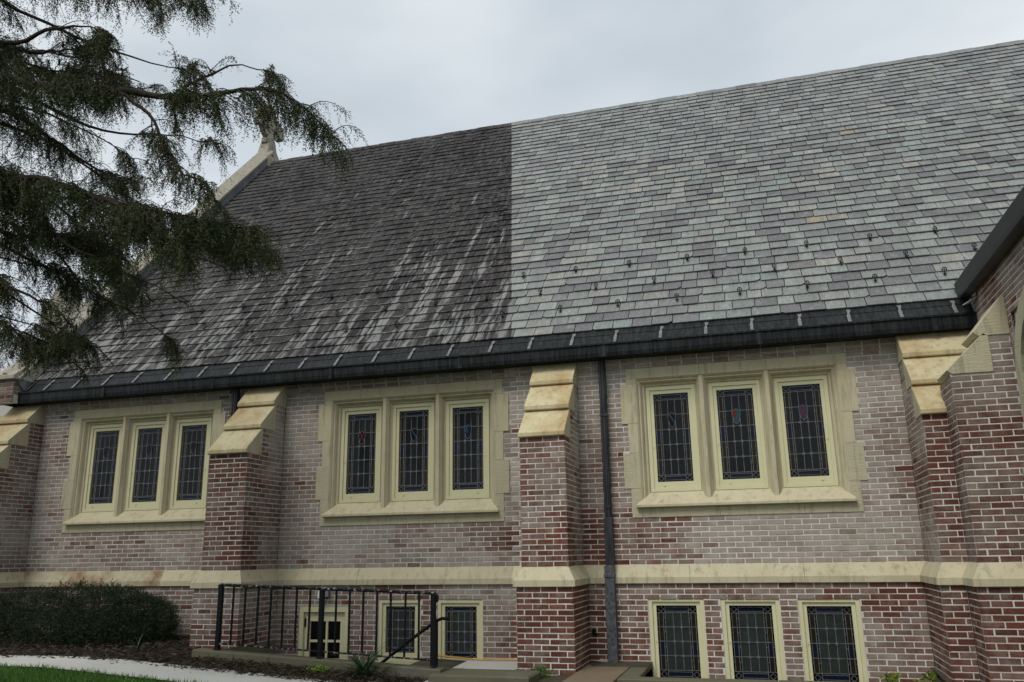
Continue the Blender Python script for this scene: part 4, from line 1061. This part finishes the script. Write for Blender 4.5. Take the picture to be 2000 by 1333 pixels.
bush('yew_bush', 'dense dark green yew bush beside the buttress under the rust stained string course', [(-10.9, -.75, -.72, 1.0, .58, .44), (-10.0, -.78, -.66, .8, .62, .46), (-9.3, -.78, -.68, .75, .6, .44), (-8.85, -.72, -.72, .52, .48, .34), (-11.9, -.8, -.75, .8, .55, .42), (-10.4, -.95, -.85, 1.6, .5, .3), (-9.2, -.95, -.85, .8, .45, .28)], 17000, M['yew'])
# strap-leaved tufts and small weeds
def tuft(name, label, x, y, n, L0, L1, mat, wd=.011, z=None, cat='plant', grp=None):
    o = thing(name, label, cat, grp); z = gz(x, y) if z is None else z
    mb = MB()
    for k in range(n):
        a = random.uniform(0, 2 * math.pi); l = random.uniform(L0, L1); lean = random.uniform(.25, 1.1); p = Vector((x + random.gauss(0, .03), y + random.gauss(0, .03), z - .01)); d = Vector((math.cos(a) * lean, math.sin(a) * lean, 1)).normalized(); sd_ = Vector((-math.sin(a), math.cos(a), 0))
        V = []; q = p.copy()
        for s in range(6):
            w_ = wd * (1 - (s / 5.3) ** 2); V += [tuple(q - sd_ * w_), tuple(q + sd_ * w_)]; q = q + d * (l / 5); d = (d + Vector((math.cos(a) * .18, math.sin(a) * .18, -.22 * lean - .06))).normalized()
        mb.add(V, [(2 * s, 2 * s + 1, 2 * s + 3, 2 * s + 2) for s in range(5)])
    b = link('leaves', mesh('leaves', mb.v, mb.f), mat, o); at = b.data.attributes.new('tint', 'FLOAT', 'FACE'); at.data.foreach_set('value', np.repeat(rng.random(n), 5).astype(np.float32))
    return o
tuft('daylily', 'clump of long arching strap leaves before the stone kerb', -4.70, -1.80, 95, .30, .62, M['strap_leaf'], .011)
tuft('daylily', 'limp pale strap-leaved tuft at the edge of the yew bush', -8.15, -1.55, 26, .14, .36, M['strap_leaf'], .006)
def weed(label, x, y, z, n, rad, mat, ln=.035):
    o = thing('weed', label, 'weed'); P = []; D = []
    P = np.stack([x + rng.normal(0, rad, n), y + rng.normal(0, rad * .7, n), z + rng.random(n) * rad * 1.6], 1); D = unit(rng.normal(size=(n, 3)) + np.array([0, -.2, .5])); Wv = unit(np.cross(D, rng.normal(size=(n, 3))))
    leaf_mesh('leaves', P, D, Wv, ln * rng.uniform(.6, 1.3, n), ln * .28 * rng.uniform(.7, 1.2, n), mat, o, rng.random(n))
    mb = MB(); mb.tube([(x, y, z - .1), (x, y, z + rad)], [.006, .002], 5); mb.build('stem', M['twig'], o)
weed('low green weed sprouting from the mulch between kerb and path', -5.28, -1.82, gz(-5.28, -1.82), 240, .055, M['weed'])
weed('pale yellow-green sprig rising below the third basement window', 1.30, -.25, -1.36, 60, .05, M['weed'], .07)
weed('pale yellow-green sprig at the foot of the corner buttress', 1.72, -.25, -1.35, 70, .06, M['weed'], .07)
weed('mossy green weed at the foot of the red brick buttress base', -2.72, -1.13, -1.27, 420, .07, M['grass'], .03)

# grass blades, mulch litter
n = 26000
gx_ = rng.uniform(-11.5, -5.2, n); gy_ = rng.uniform(-4.9, -3.05, n) + .035 * np.sin(gx_ * 9)
P = np.stack([gx_, gy_, np.array([gz(a, b) for a, b in zip(gx_, gy_)]) - .005], 1); D = unit(np.stack([rng.normal(0, .4, n), rng.normal(0, .4, n), np.ones(n)], 1)); Wv = unit(np.cross(D, rng.normal(size=(n, 3))))
go = leaf_mesh('grass', P, D, Wv, rng.uniform(.035, .085, n), rng.uniform(.002, .004, n), M['grass'], None, rng.random(n), 'stuff'); go['label'] = 'short green lawn grass along the concrete path'; go['category'] = 'grass'
n = 9000
mx_ = rng.uniform(-11.5, -3.95, n); my_ = np.where(mx_ < -7.05, rng.uniform(-2.33, -.3, n), rng.uniform(-2.33, -1.63, n)); my_ += np.where(rng.random(n) < .02, -.25, 0)
P = np.stack([mx_, my_, np.array([gz(a, b) for a, b in zip(mx_, my_)]) + rng.uniform(.0, .04, n)], 1); D = unit(np.stack([rng.normal(size=n), rng.normal(size=n), rng.normal(0, .25, n)], 1)); Wv = unit(np.cross(D, rng.normal(size=(n, 3))))
mo = leaf_mesh('mulch_litter', P, D, Wv, rng.uniform(.03, .13, n), rng.uniform(.003, .011, n), M['chip'], None, rng.random(n), 'stuff'); mo['label'] = 'brown bark mulch and dead twigs on the bed'; mo['category'] = 'mulch'

# bare winter trees beyond the gable
def bare_tree(label, x, y, h, seed):
    rnd = random.Random(seed); o = thing('bare_tree', label, 'tree', 'bare trees beyond the gable'); z = gz(x, y)
    tm = MB(); tm.tube([(x, y, z - .2), (x + .1, y, z + h * .22), (x + .05, y + .1, z + h * .42)], [.2, .16, .12], 8); tm.build('trunk', M['bark'], o, True)
    cmb = MB()
    def br(p, d, l, r, lev):
        pts = [p]; q = p.copy(); dd = d.copy()
        for k in range(3): dd = (dd + Vector((rnd.gauss(0, .16), rnd.gauss(0, .16), .06))).normalized(); q = q + dd * l / 3; pts.append(q.copy())
        cmb.tube(pts, [r, r * .85, r * .7, r * .5], 5 if lev < 2 else 3, False)
        if lev < 5:
            for k in range(3 if lev < 4 else 4):
                t = rnd.randint(1, 3); nd = (dd + Vector((rnd.gauss(0, .6), rnd.gauss(0, .6), rnd.gauss(.1, .45)))).normalized(); br(pts[t], nd, l * rnd.uniform(.55, .8), max(r * .5, .004), lev + 1)
    for k in range(6): br(Vector((x + .07, y + .05, z + h * rnd.uniform(.15, .42))), Vector((rnd.gauss(0, .7), rnd.gauss(0, .7), 1)).normalized(), h * .2, .07, 0)
    link('crown', mesh('crown', cmb.v, cmb.f), M['bare'], o)
bare_tree('leafless grey tree with fine twigs just beyond the gable end', -17.2, 3.6, 9, 3)
bare_tree('leafless tree standing farther off behind the gable end', -21.5, 8.5, 11, 8)
